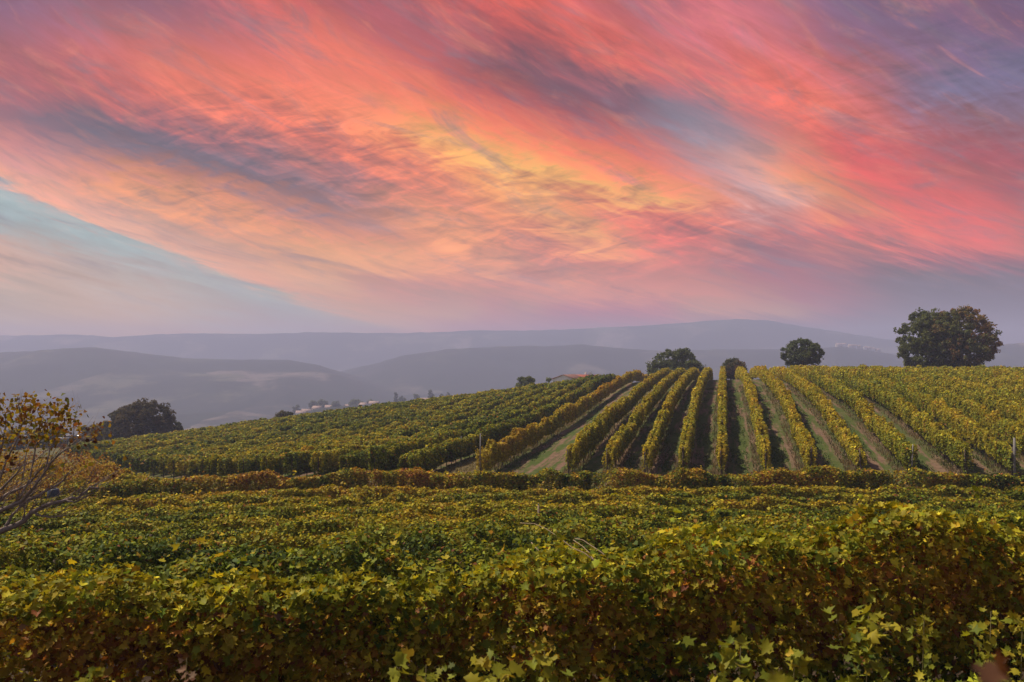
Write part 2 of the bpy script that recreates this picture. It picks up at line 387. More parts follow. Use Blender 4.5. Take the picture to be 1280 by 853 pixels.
def tag(o, label, cat, group=None, kind=None):
    if label: o['label'] = label
    if cat: o['category'] = cat
    if group: o['group'] = group
    if kind: o['kind'] = kind
    return o
def local(o, arr):      # world points into the frame of an unrotated parent
    return np.asarray(arr, float) - np.array(o.location)

# ------------------------------------------------------------------ materials
def mat(name):
    m_ = bpy.data.materials.new(name); m_.use_nodes = True
    t = NT(m_.node_tree); t.n.clear()
    out = t.node('ShaderNodeOutputMaterial')
    return m_, t, out
def plain(name, c, rough=0.7, spec=0.3, noise_amt=0.25, nscale=8.0, metal=0.0, bump=0.0):
    m_, t, out = mat(name)
    tcn = t.node('ShaderNodeTexCoord')
    n = t.noise(tcn.outputs['Object'], nscale, 5.0, 0.6)
    f = t.m('MULTIPLY_ADD', t.m('SUBTRACT', n, 0.5), noise_amt*2, 1.0)
    s_ = t.node('ShaderNodeVectorMath', operation='SCALE'); s_.inputs[0].default_value = c; t.put(s_.inputs['Scale'], f)
    b = t.node('ShaderNodeBsdfPrincipled'); t.put(b.inputs['Base Color'], s_.outputs[0])
    b.inputs['Roughness'].default_value = rough; b.inputs['Specular IOR Level'].default_value = spec; b.inputs['Metallic'].default_value = metal
    if bump:
        bp = t.node('ShaderNodeBump'); bp.inputs['Strength'].default_value = bump; t.put(bp.inputs['Height'], n); t.put(b.inputs['Normal'], bp.outputs[0])
    t.put(out.inputs[0], b.outputs[0])
    return m_
def leafmat(name, trans=0.35, rough=0.55, spec=0.12):
    m_, t, out = mat(name)
    a = t.node('ShaderNodeAttribute', attribute_name='tint')
    b = t.node('ShaderNodeBsdfPrincipled'); t.put(b.inputs['Base Color'], a.outputs['Color'])
    b.inputs['Roughness'].default_value = rough; b.inputs['Specular IOR Level'].default_value = spec
    tr = t.node('ShaderNodeBsdfTranslucent')
    tcol = t.mix(1.0, a.outputs['Color'], (1.35, 1.15, 0.6), 'MULTIPLY')
    t.put(tr.inputs[0], tcol)
    mx = t.node('ShaderNodeMixShader'); mx.inputs[0].default_value = trans
    t.put(mx.inputs[1], b.outputs[0]); t.put(mx.inputs[2], tr.outputs[0]); t.put(out.inputs[0], mx.outputs[0])
    return m_
M_LEAF = leafmat('vine leaves', 0.32)
M_TREELEAF = leafmat('tree leaves', 0.42)
M_GRASS = leafmat('grass blades', 0.3)
M_BARK = plain('bark', (0.10, 0.075, 0.055), 0.9, 0.1, 0.45, 14.0, bump=0.4)
M_PALEBARK = plain('pale weathered bark', (0.25, 0.21, 0.18), 0.85, 0.15, 0.4, 20.0, bump=0.3)
M_POST = plain('weathered concrete post', (0.24, 0.225, 0.215), 0.85, 0.15, 0.3, 12.0, bump=0.2)
M_OLDPOST = plain('old wooden post', (0.12, 0.095, 0.075), 0.9, 0.1, 0.35, 14.0, bump=0.3)
M_GREENCANE = plain('green shoot', (0.12, 0.10, 0.035), 0.7, 0.2, 0.3, 18.0)
M_CANE = plain('dry cane', (0.33, 0.25, 0.16), 0.8, 0.2, 0.3, 18.0)

# ------------------------------------------------------------------ rows layout
TH = math.atan(0.248)
RD = np.array([math.sin(TH), math.cos(TH)])          # direction of the hill rows
RP = np.array([math.cos(TH), -math.sin(TH)])         # across them, to the right
right_x = [-2.2, 3.8, 6.4, 8.9, 11.4, 14.0, 16.9, 19.8, 23.0, 26.2, 29.6]
while right_x[-1] < 96: right_x.append(right_x[-1]+2.9)
def front_y(x): return np.interp(x, [-2.2, 3.8, 15, 30, 60, 110], [57.5, 57.5, 57, 55.5, 54, 54])
right_rows = [(x, float(front_y(x))) for x in right_x]
left_rows = []
for k in range(27):
    t = k/20.0
    x, y = -7.0 - 41*t, 56.0 + 54*t
    pull = 7.0*min(1.0, 3.0*t)
    left_rows.append((x-0.248*pull, y-pull))

# ------------------------------------------------------------------ ground sheet
def ground_mesh():
    ys = list(np.arange(-40, 262, 1.15))
    y = ys[-1]
    while y < 4100:
        y += max(2.0, 0.019*y); ys.append(y)
    ys = np.array(ys)
    nx = 300
    ts = np.linspace(-1, 1, nx); ts = np.sign(ts)*np.abs(ts)**1.15
    Wd = 135 + 0.85*np.maximum(ys-140, 0)
    X = ts[None]*Wd[:, None] + 25*(1-sstep(ys, 300, 1200))[:, None]
    Y = np.broadcast_to(ys[:, None], X.shape)
    Z = H(X, Y)
    V_ = np.stack([X, Y, Z], 2).reshape(-1, 3)
    ny = len(ys)
    i = (np.arange(ny-1)[:, None]*nx + np.arange(nx-1)[None]).ravel()
    L = np.stack([i, i+1, i+nx+1, i+nx], 1)
    return V_, L
gv, gl = ground_mesh()
m_, t, out = mat('vineyard soil, grass and far farmland')
geo = t.node('ShaderNodeNewGeometry')
P = geo.outputs['Position']
s3 = t.node('ShaderNodeSeparateXYZ'); t.put(s3.inputs[0], P)
gx, gy, gz = s3.outputs
nA = t.noise(P, 0.35, 5.0, 0.6); nB = t.noise(P, 2.2, 5.0, 0.65); nC = t.noise(P, 11.0, 4.0, 0.7)
# long streaks that follow the working direction of the hill rows
acr = t.m('ADD', t.m('MULTIPLY', gx, float(RP[0])), t.m('MULTIPLY', gy, float(RP[1])))
alo = t.m('ADD', t.m('MULTIPLY', gx, float(RD[0])), t.m('MULTIPLY', gy, float(RD[1])))
nS = t.noise(t.xyz(t.m('MULTIPLY', acr, 1.15), t.m('MULTIPLY', alo, 0.10), 0.0), 1.0, 4.0, 0.6)
nS2 = t.noise(t.xyz(t.m('MULTIPLY', acr, 4.0), t.m('MULTIPLY', alo, 0.35), 5.0), 1.0, 4.0, 0.65)
soil = t.ramp(nB, [(0.3, (0.11, 0.07, 0.048)), (0.55, (0.18, 0.115, 0.078)), (0.75, (0.24, 0.165, 0.115))])
grass = t.ramp(nB, [(0.28, (0.04, 0.066, 0.014)), (0.5, (0.062, 0.09, 0.02)), (0.72, (0.10, 0.11, 0.038))])
straw = t.ramp(nC, [(0.3, (0.10, 0.078, 0.04)), (0.7, (0.19, 0.15, 0.08))])
c1 = t.mix(t.smooth(t.m('MULTIPLY_ADD', nS2, 0.35, t.m('MULTIPLY', nS, 0.8)), 0.55, 0.66), grass, soil)
c1 = t.mix(t.smooth(t.m('MULTIPLY_ADD', nC, 0.35, t.m('MULTIPLY', nA, 0.8)), 0.64, 0.80), c1, straw)
# straw-coloured mown track between the two halves of the hill
at_ = t.node('ShaderNodeAttribute', attribute_name='straw')
c1 = t.mix(t.m('MULTIPLY', at_.outputs['Fac'], t.smooth(t.m('ADD', nB, nC), 0.75, 1.1, 0.45, 1.0)), c1, straw)
# far farmland
vor = t.node('ShaderNodeTexVoronoi', feature='F1'); vor.inputs['Scale'].default_value = 1.0
wp = t.noise(P, 0.004, 3.0, 0.5)
t.put(vor.inputs['Vector'], t.xyz(t.m('MULTIPLY_ADD', wp, 1.6, t.m('MULTIPLY', gx, 0.0085)), t.m('MULTIPLY_ADD', wp, 1.6, t.m('MULTIPLY', gy, 0.0050)), 0.0))
cs = t.node('ShaderNodeSeparateColor'); t.put(cs.inputs[0], vor.outputs['Color'])
farm = t.ramp(cs.outputs[0], [(0.0, (0.02, 0.028, 0.016)), (0.4, (0.045, 0.052, 0.028)), (0.6, (0.09, 0.088, 0.055)), (0.76, (0.10, 0.09, 0.065)), (0.9, (0.14, 0.115, 0.095))], 'CONSTANT')
wood = t.smooth(t.noise(P, 0.0055, 7.0, 0.66), 0.40, 0.52)
farm = t.mix(t.m('MULTIPLY', wood, 0.9), farm, (0.016, 0.022, 0.015))
farm = t.mix(t.m('MULTIPLY', t.smooth(t.noise(P, 0.03, 4.0, 0.7), 0.5, 0.62), 0.7), farm, (0.02, 0.03, 0.014))
shade_soil = t.ramp(nB, [(0.3, (0.030, 0.022, 0.014)), (0.7, (0.075, 0.052, 0.032))])  # foreground soil darkened to stand in for shade under the near rows
c1 = t.mix(t.smooth(gy, 46.0, 52.0), shade_soil, c1)
colr2 = t.mix(t.smooth(gy, 245, 420), c1, farm)
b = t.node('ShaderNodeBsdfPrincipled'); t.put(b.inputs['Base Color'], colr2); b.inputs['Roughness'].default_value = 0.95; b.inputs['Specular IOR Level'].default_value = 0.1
bp = t.node('ShaderNodeBump'); bp.inputs['Strength'].default_value = 0.7; bp.inputs['Distance'].default_value = 0.08
t.put(bp.inputs['Height'], t.m('ADD', nB, t.m('MULTIPLY', nC, 0.6))); t.put(b.inputs['Normal'], bp.outputs[0])
t.put(out.inputs[0], b.outputs[0])
M_GROUND = m_
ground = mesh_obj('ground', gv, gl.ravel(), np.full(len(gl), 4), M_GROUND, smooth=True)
tag(ground, None, None, kind='structure')
# straw weight: the track beside the first hill row, the headland, strips at the foot of every row
acrv = gv[:, 0]*RP[0] + gv[:, 1]*RP[1]
def row_acr(x, y): return x*RP[0] + y*RP[1]
Rl, Rr = row_acr(*left_rows[0]), row_acr(*right_rows[0])
sw = sstep(acrv, Rl+0.3, Rl+1.4)*(1-sstep(acrv, Rr-0.8, Rr+0.2))*sstep(gv[:, 1], 50, 54)
for (x, y) in right_rows:
    a0 = row_acr(x, y)
    sw = np.maximum(sw, np.exp(-((acrv-a0+0.40)/0.40)**2)*0.4*sstep(gv[:, 1], 52, 56))
sw = np.maximum(sw, 0.45*sstep(gv[:, 1], 50.5, 53)*(1-sstep(gv[:, 1], 56, 60)))
sw = sw*(1-sstep(gv[:, 1], 215, 240))
at = ground.data.attributes.new('straw', 'FLOAT', 'POINT'); at.data.foreach_set('value', sw.astype(np.float32))

# ------------------------------------------------------------------ leaves
OUT_N = np.array([(.04,-.46),(.26,-.60),(.36,-.34),(.62,-.22),(.38,-.02),(.58,.30),(.24,.26),(.03,.66),(-.22,.26),(-.57,.28),(-.37,-.03),(-.60,-.24),(-.34,-.36),(-.24,-.60)])
OUT_5 = np.array([(0,-.50),(.55,-.22),(.42,.36),(-.05,.62),(-.50,.15)])
OUT_4 = np.array([(-.5,-.42),(.52,-.5),(.46,.5),(-.48,.52)])
def leaf_arrays(c, nrm, size, col, shape, fold=0.35):
    """one polygon (or fan) per leaf"""
    n = len(c)
    nrm = nrm/np.maximum(np.linalg.norm(nrm, axis=1, keepdims=True), 1e-6)
    r_ = rng.normal(size=(n, 3))
    # leaves hang: tip points down and out
    r_ = r_*0.8 + np.array([0, 0, -1.0])
    tt = r_ - (r_*nrm).sum(1, keepdims=True)*nrm
    tt /= np.maximum(np.linalg.norm(tt, axis=1, keepdims=True), 1e-6)
    bb_ = np.cross(nrm, tt)
    O = {'N': OUT_N, '5': OUT_5, '4': OUT_4}[shape]
    k = len(O)
    sx = O[:, 0][None, :, None]; sy = O[:, 1][None, :, None]
    jit = 1 + 0.18*rng.normal(size=(n, k, 1)) if shape != '4' else 1 + 0.12*rng.normal(size=(n, k, 1))
    fo = (rng.normal(size=(n, 1, 1))*0.38 + fold)
    pts = c[:, None] + size[:, None, None]*jit*(sx*bb_[:, None] + sy*tt[:, None] + fo*(np.abs(sx)+0.25*np.abs(sy))*nrm[:, None])
    if shape == 'N':
        pts = np.concatenate([c[:, None], pts], 1); kk = k+1
        base = np.arange(n)[:, None, None]*kk
        tri = np.array([[0, 1+i, 1+(i+1) % k] for i in range(k)])[None]
        loops = (base+tri).reshape(-1); sizes = np.full(n*k, 3)
        cc = np.repeat(col[:, None], kk, 1).copy()
        cc[:, 1:] *= (1+0.12*rng.normal(size=(n, k, 1)))
        cc = cc.reshape(-1, 3)
    else:
        kk = k; loops = np.arange(n*k); sizes = np.full(n, k)
        cc = np.repeat(col, k, 0)
    return pts.reshape(-1, 3), loops, sizes, np.clip(cc, 0.003, 0.9)
PAL = np.array([(.024,.044,.012),(.062,.104,.016),(.175,.205,.018),(.34,.295,.024),(.38,.25,.028),(.26,.105,.022),(.125,.042,.020),(.16,.10,.06)])
def pal(t_):
    t_ = np.clip(t_, 0, 6.999); i = t_.astype(int); f = (t_-i)[:, None]
    return PAL[i]*(1-f) + PAL[i+1]*f

def vine_canopy(name, parent, line, zoff=0.0, h0=0.5, h1=2.0, half=0.33, tone=2.2, tonevar=1.2, style='hill', seed=1,
                dens=1.0, rough=1.0, shoots=0.6, cap=2400, endfade=True):
    """line: (n,2) polyline; returns the canopy object. Leaf size and number follow the distance they stand at."""
    line = np.asarray(line, float)
    seg = np.linalg.norm(np.diff(line, axis=0), axis=1); cum = np.r_[0, np.cumsum(seg)]; L = cum[-1]
    g = np.linspace(0, L, max(8, int(L/0.5)))
    gxp = np.interp(g, cum, line[:, 0]); gyp = np.interp(g, cum, line[:, 1])
    dist = np.hypot(gxp, gyp)
    size_at = lambda d: np.interp(d, [0, 10, 50, 100, 190], [.055, .062, .094, .140, .21])
    sz = size_at(dist)
    h = h1-h0
    rate = dens*(2*h + 1.0)*2.6/(0.62*sz**2)             # leaves per metre
    rate = np.minimum(rate, cap)
    N = int(np.trapz(rate, g))
    cdf = np.r_[0, np.cumsum((rate[1:]+rate[:-1])/2*np.diff(g))]; cdf /= cdf[-1]
    s = np.interp(rng.random(N), cdf, g)
    x0 = np.interp(s, cum, line[:, 0]); y0 = np.interp(s, cum, line[:, 1])
    e = 0.4
    tx = np.interp(np.minimum(s+e, L), cum, line[:, 0]) - np.interp(np.maximum(s-e, 0), cum, line[:, 0])
    ty = np.interp(np.minimum(s+e, L), cum, line[:, 1]) - np.interp(np.maximum(s-e, 0), cum, line[:, 1])
    tl = np.hypot(tx, ty); tx /= tl; ty /= tl
    px_, py_ = ty, -tx                                     # to the right of the row
    # plant by plant unevenness
    top = h1*(1.0 + rough*(0.22*(vnoise(s/0.95, seed*7.3, 0, seed)-0.5) + 0.14*(vnoise(s/3.7, seed*3.1, 2, seed)-0.5))) + 0.10*(vnoise(s/0.28, seed, 5, seed)-0.5)
    bot = h0*(0.55 + 0.9*vnoise(s/0.8, seed*2.2, 9, seed))
    wid = half*(1.02 + rough*0.75*(vnoise(s/0.85, seed*5.1, 4, seed)-0.5))
    a = rng.random(N)
    hh = bot + (top-bot)*a**0.8
    rel = (hh-bot)/(top-bot)
    prof = np.sqrt(np.clip(1-((rel-0.55)/0.62)**2, 0.05, 1))*(0.8+0.5*vnoise(s/0.45, hh/0.45, seed, seed+3))
    rad = 1-np.abs(rng.normal(size=N))*0.33
    rad = np.clip(rad, -0.6, 1)
    sgn = np.where(rng.random(N) < 0.5, -1.0, 1.0)
    off = sgn*wid*prof*rad
    # holes: thin places between plants
    keep = rng.random(N) < (np.clip(np.minimum(s, L-s)/1.6, 0.25, 1) if endfade else 1.0)*np.clip(1.25*vnoise(s/0.6, hh/0.5, seed+20, seed+5)+0.35, 0.25, 1)
    if style == 'hill': keep &= (vnoise(s/1.5, seed*9.7, 3, seed+40) > 0.12) | (rng.random(N) < 0.3)
    # upright shoots above the canopy
    ns = int(L*shoots*np.clip(1.6-dist.mean()/60, 0.15, 1.6)*1.6)
    if ns > 0:
        ss_ = rng.random(ns)*L; hs = h1*0.92 + rng.random(ns)**2*0.55; 
        per = 9
        k = np.tile(np.linspace(0.15, 1, per), ns)
        s_s = np.repeat(ss_, per) + rng.normal(size=ns*per)*0.05
        s_s = np.clip(s_s + k*np.repeat(rng.normal(size=ns)*0.10, per), 0, L)
        h_s = h1*0.85 + k*(np.repeat(hs, per)-h1*0.85)
        o_s = np.repeat(rng.normal(size=ns)*half*0.5, per) + rng.normal(size=ns*per)*0.05
        s = np.r_[s[keep], s_s]; hh = np.r_[hh[keep], h_s]; off = np.r_[off[keep], o_s]
        rel = np.r_[rel[keep], np.full(ns*per, 1.08)]; sgn = np.r_[sgn[keep], np.where(rng.random(ns*per) < .5, -1, 1)]
    else:
        s, hh, off, rel, sgn = s[keep], hh[keep], off[keep], rel[keep], sgn[keep]
    N = len(s)
    x0 = np.interp(s, cum, line[:, 0]); y0 = np.interp(s, cum, line[:, 1])
    tx = np.interp(np.minimum(s+e, L), cum, line[:, 0]) - np.interp(np.maximum(s-e, 0), cum, line[:, 0])
    ty = np.interp(np.minimum(s+e, L), cum, line[:, 1]) - np.interp(np.maximum(s-e, 0), cum, line[:, 1])
    tl = np.hypot(tx, ty); tx /= tl; ty /= tl; px_, py_ = ty, -tx
    x = x0 + px_*off; y = y0 + py_*off
    gz_ = np.interp(s, g, H(gxp, gyp))
    z = gz_ + hh + zoff
    c = np.stack([x, y, z], 1)
    nr = rng.normal(size=(N, 3))*0.75
    nr[:, 0] += sgn*px_*0.75*(1-rel*0.35); nr[:, 1] += sgn*py_*0.75*(1-rel*0.35); nr[:, 2] += 0.35 + rel*0.9
    d = np.hypot(x, y)
    size = size_at(d)*(0.45 + 0.95*rng.random(N)**1.3)
    # leaf colour: patches of ripening along the row, older leaves rust-coloured lower down
    n1 = fbm(s/2.6, hh/1.3, seed*1.7, seed+11, 2)-0.5
    n2 = vnoise(x/14.0, y/14.0, 0, 77)-0.5
    n3 = vnoise(s/0.45, hh/0.4, seed, seed+31)-0.5
    rn = rng.normal(size=N)
    if style == 'near':      # yellow-green crown, rust in the middle, dark green foot
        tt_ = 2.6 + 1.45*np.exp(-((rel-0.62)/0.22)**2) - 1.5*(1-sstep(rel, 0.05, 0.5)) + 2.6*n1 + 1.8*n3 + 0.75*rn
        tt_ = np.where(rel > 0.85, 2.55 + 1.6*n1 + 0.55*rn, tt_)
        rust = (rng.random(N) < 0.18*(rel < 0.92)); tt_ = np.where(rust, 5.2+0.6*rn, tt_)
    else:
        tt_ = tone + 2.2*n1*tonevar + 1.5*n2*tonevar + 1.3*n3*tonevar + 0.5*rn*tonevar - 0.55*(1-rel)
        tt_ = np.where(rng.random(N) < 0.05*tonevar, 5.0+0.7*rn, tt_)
    col = pal(tt_)*(1+0.22*rng.normal(size=(N, 1)))
    highlight = (rng.random(N) < np.where(rel > 0.75, 0.22, 0.05))[:, None]  # sun highlights painted into random leaves, most of them near the row top
    col = np.where(highlight, col*np.array([1.8, 1.75, 1.3]), col)
    if parent is not None: c = c - np.array(parent.location)
    dmin = d.min()
    if dmin < 10.5:
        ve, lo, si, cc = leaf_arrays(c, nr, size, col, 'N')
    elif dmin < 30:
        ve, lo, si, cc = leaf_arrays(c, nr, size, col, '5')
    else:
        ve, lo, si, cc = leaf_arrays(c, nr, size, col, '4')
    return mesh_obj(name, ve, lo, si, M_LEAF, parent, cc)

def ordinal(n):
    W = ['zeroth','first','second','third','fourth','fifth','sixth','seventh','eighth','ninth','tenth','eleventh','twelfth','thirteenth','fourteenth','fifteenth','sixteenth','seventeenth','eighteenth','nineteenth','twentieth']
    if n <= 20: return W[n]
    if n < 30: return 'twenty-'+W[n-20]
    if n == 30: return 'thirtieth'
    return 'thirty-'+W[n-30]
def hz(x, y): return float(H(np.array([x]), np.array([y]))[0])
def post(parent, x, y, h=2.0, r=0.045, lean=0.02, m_=None, name='post'):
    z = hz(x, y); p = np.array(parent.location)
    q = MB()
    lx, ly = random.uniform(-lean, lean)*h, random.uniform(-lean, lean)*h
    q.tube([np.array((x, y, z-0.3))-p, np.array((x+lx*.5, y+ly*.5, z+h*.5))-p, np.array((x+lx, y+ly, z+h))-p], [r*1.05, r, r*0.95], 7)
    return q.build(name, m_ or M_POST, parent)
def vine_trunk(parent, x, y, h=0.75):
    z = hz(x, y); p = np.array(parent.location)
    q = MB(); pts = []; ox = oy = 0
    for k in range(5):
        pts.append(np.array((x+ox, y+oy, z-0.05+h*k/4))-p); ox += random.uniform(-.045, .045); oy += random.uniform(-.045, .045)
    q.tube(pts, [.045, .036, .032, .03, .034], 6)
    return q.build('vine_trunk', M_BARK, parent)

# hill rows, right of the track
Y_END = 186.0
for i, (x, y) in enumerate(right_rows):
    root = empty('vine_row', (x, y, hz(x, y)))
    yend = Y_END if x < 60 else 172.0
    y0 = y
    # only the stretch that can come into view
    if x > 34:
        y0 = max(y, (x-0.248*y)/(0.72-0.248) - 6); 
    if y0 > yend-12: 
        bpy.data.objects.remove(root); continue
    xs0 = x + 0.248*(y0-y)
    n = 40
    yy_ = np.linspace(y0, yend, n); xx_ = xs0 + 0.248*(yy_-y0) + (vnoise(yy_/9, i*3.3, 0, 9)-0.5)*0.18
    root.location = (xs0, y0, hz(xs0, y0))
    tone = 3.0 if i else 3.6
    vine_canopy('canopy', root, np.stack([xx_, yy_], 1), h0=0.50, h1=2.02+0.1*math.sin(i*2.1), half=0.28, rough=1.5, tone=tone-0.25*(i > 8), tonevar=0.62, seed=i+1, dens=0.95, shoots=0.35)
    if y0 == y:
        post(root, x+0.03, y+0.35, [3.0,1.9,2.0,1.7,2.05,1.8,1.9,2.1,1.95,2.2,1.9][i] if i < 11 else 2.0, 0.042, 0.05, M_POST if i in (0, 9) else M_OLDPOST)
        for k in range(1, 5): post(root, xs0+0.248*k*6.0, y0+k*6.0, 1.9, m_=M_OLDPOST)
        if i == 11: post(root, xs0+0.12, y0+0.2, 2.6, 0.07, 0.01)
        for k in range(10): vine_trunk(root, xs0+0.248*(0.35+k*1.15), y0+0.35+k*1.15)
    nm = 'first, rust-tinged vine row right of the straw-coloured grass track' if i == 0 else \
         f'{"yellow-green" if i < 9 else "olive-green"} vine row climbing the hill, {ordinal(i+1)} to the right of the grass track'
    tag(root, nm, 'vine row', 'vine rows climbing the hill')
# rows of the left slope
for i, (x, y) in enumerate(left_rows):
    root = empty('vine_row', (x, y, hz(x, y)))
    n = 40
    yend = 190.0
    yy_ = np.linspace(y, yend, n); xx_ = x + 0.248*(yy_-y) + (vnoise(yy_/9, i*5.3, 0, 19)-0.5)*0.2
    vine_canopy('canopy', root, np.stack([xx_, yy_], 1), h0=0.30, h1=1.88+0.1*math.sin(i*1.7), half=0.42, tone=2.0 + 0.2*math.sin(i*2.7), tonevar=0.95, seed=60+i, dens=0.95, shoots=0.25, rough=1.3, endfade=False)
    post(root, x+0.02, y+0.5, random.uniform(1.35, 1.9), 0.04, m_=M_OLDPOST)
    for k in range(6 if i else 26): vine_trunk(root, x+0.248*(0.3+k*1.15), y+0.3+k*1.15, 0.65)
    if i == 0:
        for k in range(1, 5): post(root, x+0.248*k*6.0, y+k*6.0, 1.9, 0.04)
        nm = 'dark green vine row bordering the grass track on its left side'
    else: nm = f'green vine row on the left slope, {ordinal(i+1)} to the left of the grass track'
    tag(root, nm, 'vine row', 'vine rows on the left slope')

# rows crossing the foreground, from the camera outwards
FG = [4.75, 8.0, 11.6, 15.6, 18.5, 21.4, 24.4, 27.4, 30.5, 33.6, 36.8, 40.1, 43.4, 49.4]
NF = len(FG)
for i, d in enumerate(FG):
    sl = 0.17*(1-i/(NF-1))**1.2 + 0.0
    xl, xr = -(0.62*d+9), 0.62*d+8
    if i == 0: xl = -5.0
    xs = np.linspace(xl, xr, 30)
    ys_ = d + sl*xs + (vnoise(xs/6, i*2.0, 0, 4)-0.5)*0.35
    if i == NF-1: ys_ = d + 0.0*xs - 1.2*sstep(xs, 18, 30)
    root = empty('vine_row', (0.0, float(np.interp(0, xs, ys_)), hz(0, float(np.interp(0, xs, ys_)))))
    line = np.stack([xs, ys_], 1)
    if i == 0:
        vine_canopy('canopy', root, line, h0=0.5, h1=1.50, half=0.30, tone=2.3, tonevar=0.5, style='hill', seed=101, dens=0.75, shoots=2.2)
        nm = 'nearest vine row, its yellow-green shoots poking up at the bottom edge'
    elif i == 1:
        vine_canopy('canopy', root, line, h0=0.25, h1=1.86, half=0.42, style='near', seed=102, dens=1.0, cap=4600, shoots=2.6, rough=1.4)
        nm = 'large leafy vine row with rust and yellow leaves, dark on the camera side'
    elif i == NF-1:
        vine_canopy('canopy', root, line, h0=0.2, h1=1.80, half=0.45, tone=2.9, tonevar=1.6, rough=1.3, seed=120, dens=1.0, shoots=0.5)
        nm = 'rust and orange vine row directly below the headland of the hill'
    else:
        tone = [2.5, 1.7, 2.1, 2.4, 1.8, 2.5, 2.0, 2.5, 2.8, 2.2, 2.9, 3.3][i-2]
        vine_canopy('canopy', root, line, h0=0.3, h1=1.62, half=0.34, tone=tone, tonevar=0.95, seed=103+i, dens=0.95, shoots=0.9, rough=1.25)
        nm = f'green and ochre vine row across the dip, {ordinal(i+1)} row away from the camera'
    for k in range(2 if i < 3 else 5):
        xx = xl+ (k+0.5)*(xr-xl)/(2 if i < 3 else 5); post(root, xx, float(np.interp(xx, xs, ys_)), 1.4, 0.04, m_=M_OLDPOST)
    tag(root, nm, 'vine row', 'vine rows across the foreground')

# short rows in the corner left of the last foreground row, ochre and orange with autumn
for k, (d, xl, xr) in enumerate([(53.0, -58, -22), (56.5, -58, -24), (60.5, -60, -26.5), (65.0, -62, -29), (70.0, -66, -32), (75.5, -70, -35), (82.0, -74, -39.5)]):
    xs = np.linspace(xl, xr, 24); ys_ = d + 0.06*(xs-xr) + (vnoise(xs/6, k*2.0, 0, 5)-0.5)*0.5
    root = empty('vine_row', (xr, float(ys_[-1]), hz(xr, float(ys_[-1]))))
    vine_canopy('canopy', root, np.stack([xs, ys_], 1), h0=0.2, h1=1.8, half=0.5, tone=3.5 if k < 5 else 3.0, tonevar=1.0, rough=2.0, seed=150+k, dens=0.95, shoots=0.6)
    post(root, xr-0.3, float(ys_[-1]), 1.6, 0.04, m_=M_OLDPOST)
    tag(root, f'short ochre and orange vine row at the left, {ordinal(k+1)} one beyond the long rust row', 'vine row', 'short rows in the left corner')

# ------------------------------------------------------------------ grass (nobody could count it)
def blades(name, pts, hgt, wid, col, lean=0.35):
    n = len(pts)
    an = rng.random(n)*2*math.pi
    dx_ = np.stack([np.cos(an), np.sin(an), np.zeros(n)], 1)*wid[:, None]
    ln = rng.normal(size=(n, 3))*lean; ln[:, 2] = 1.0
    tip = pts + ln*hgt[:, None]
    v_ = np.stack([pts-dx_, pts+dx_, tip], 1).reshape(-1, 3)
    return mesh_obj(name, v_, np.arange(3*n), np.full(n, 3), M_GRASS, None, np.repeat(col, 3, 0))
px_l = []; kinds = []
def scatter_strip(n, a_lo, a_hi, y_lo, y_hi, pw=1.4):
    a = a_lo + (a_hi-a_lo)*rng.random(n); y_ = y_lo + (y_hi-y_lo)*rng.random(n)**pw
    # from across-coordinate and y to x
    x_ = (a - y_*RP[1])/RP[0]
    return x_, y_
X_, Y_, HG, CC = [], [], [], []
def addg(x_, y_, h, base, var=0.25):
    X_.append(x_); Y_.append(y_); HG.append(h*(0.5+rng.random(len(x_)))); CC.append(np.array(base)*(1+var*rng.normal(size=(len(x_), 1))))
for i, (x, y) in enumerate(right_rows[:22]):
    a0 = row_acr(x, y)
    # dry tufts at the row foot
    nn = 2200
    xs_, ys2 = scatter_strip(nn, a0-0.75, a0+0.35, y-0.6, y+60, 1.8)
    kp = vnoise(xs_*1.3, ys2*0.9, i, 8) > 0.5
    addg(xs_[kp], ys2[kp], 0.28, (0.21, 0.165, 0.095))
    kp = ~kp
    addg(xs_[kp], ys2[kp], 0.2, (0.10, 0.115, 0.04))
    # short green sward between rows
    nn = 5200
    xs_, ys2 = scatter_strip(nn, a0+0.3, a0+1.9, y-2, y+60, 1.8)
    kp = vnoise(xs_*0.9, ys2*0.25, i, 12) > 0.45
    addg(xs_[kp], ys2[kp], 0.09, (0.045, 0.078, 0.016))
# track and headland
xs_, ys2 = scatter_strip(16000, Rl+0.2, Rr-0.1, 51, 120, 1.6); addg(xs_, ys2, 0.12, (0.20, 0.175, 0.075))
xs_ = -12 + 60*rng.random(24000); ys2 = 51.0 + 6.0*rng.random(24000)
kp = vnoise(xs_*0.5, ys2*0.8, 0, 14) > 0.4
addg(xs_[kp], ys2[kp], 0.15, (0.26, 0.20, 0.11)); addg(xs_[~kp], ys2[~kp], 0.13, (0.09, 0.12, 0.035))
gxs = np.concatenate(X_); gys = np.concatenate(Y_); ghs = np.concatenate(HG); gcs = np.clip(np.concatenate(CC), 0.01, 0.8)
gp = np.stack([gxs, gys, H(gxs, gys)-0.02], 1)
grass = blades('grass', gp, ghs, 0.02+0.03*rng.random(len(gxs)), gcs)
tag(grass, 'dry and green grass growing between the hill vine rows', 'grass', kind='stuff')

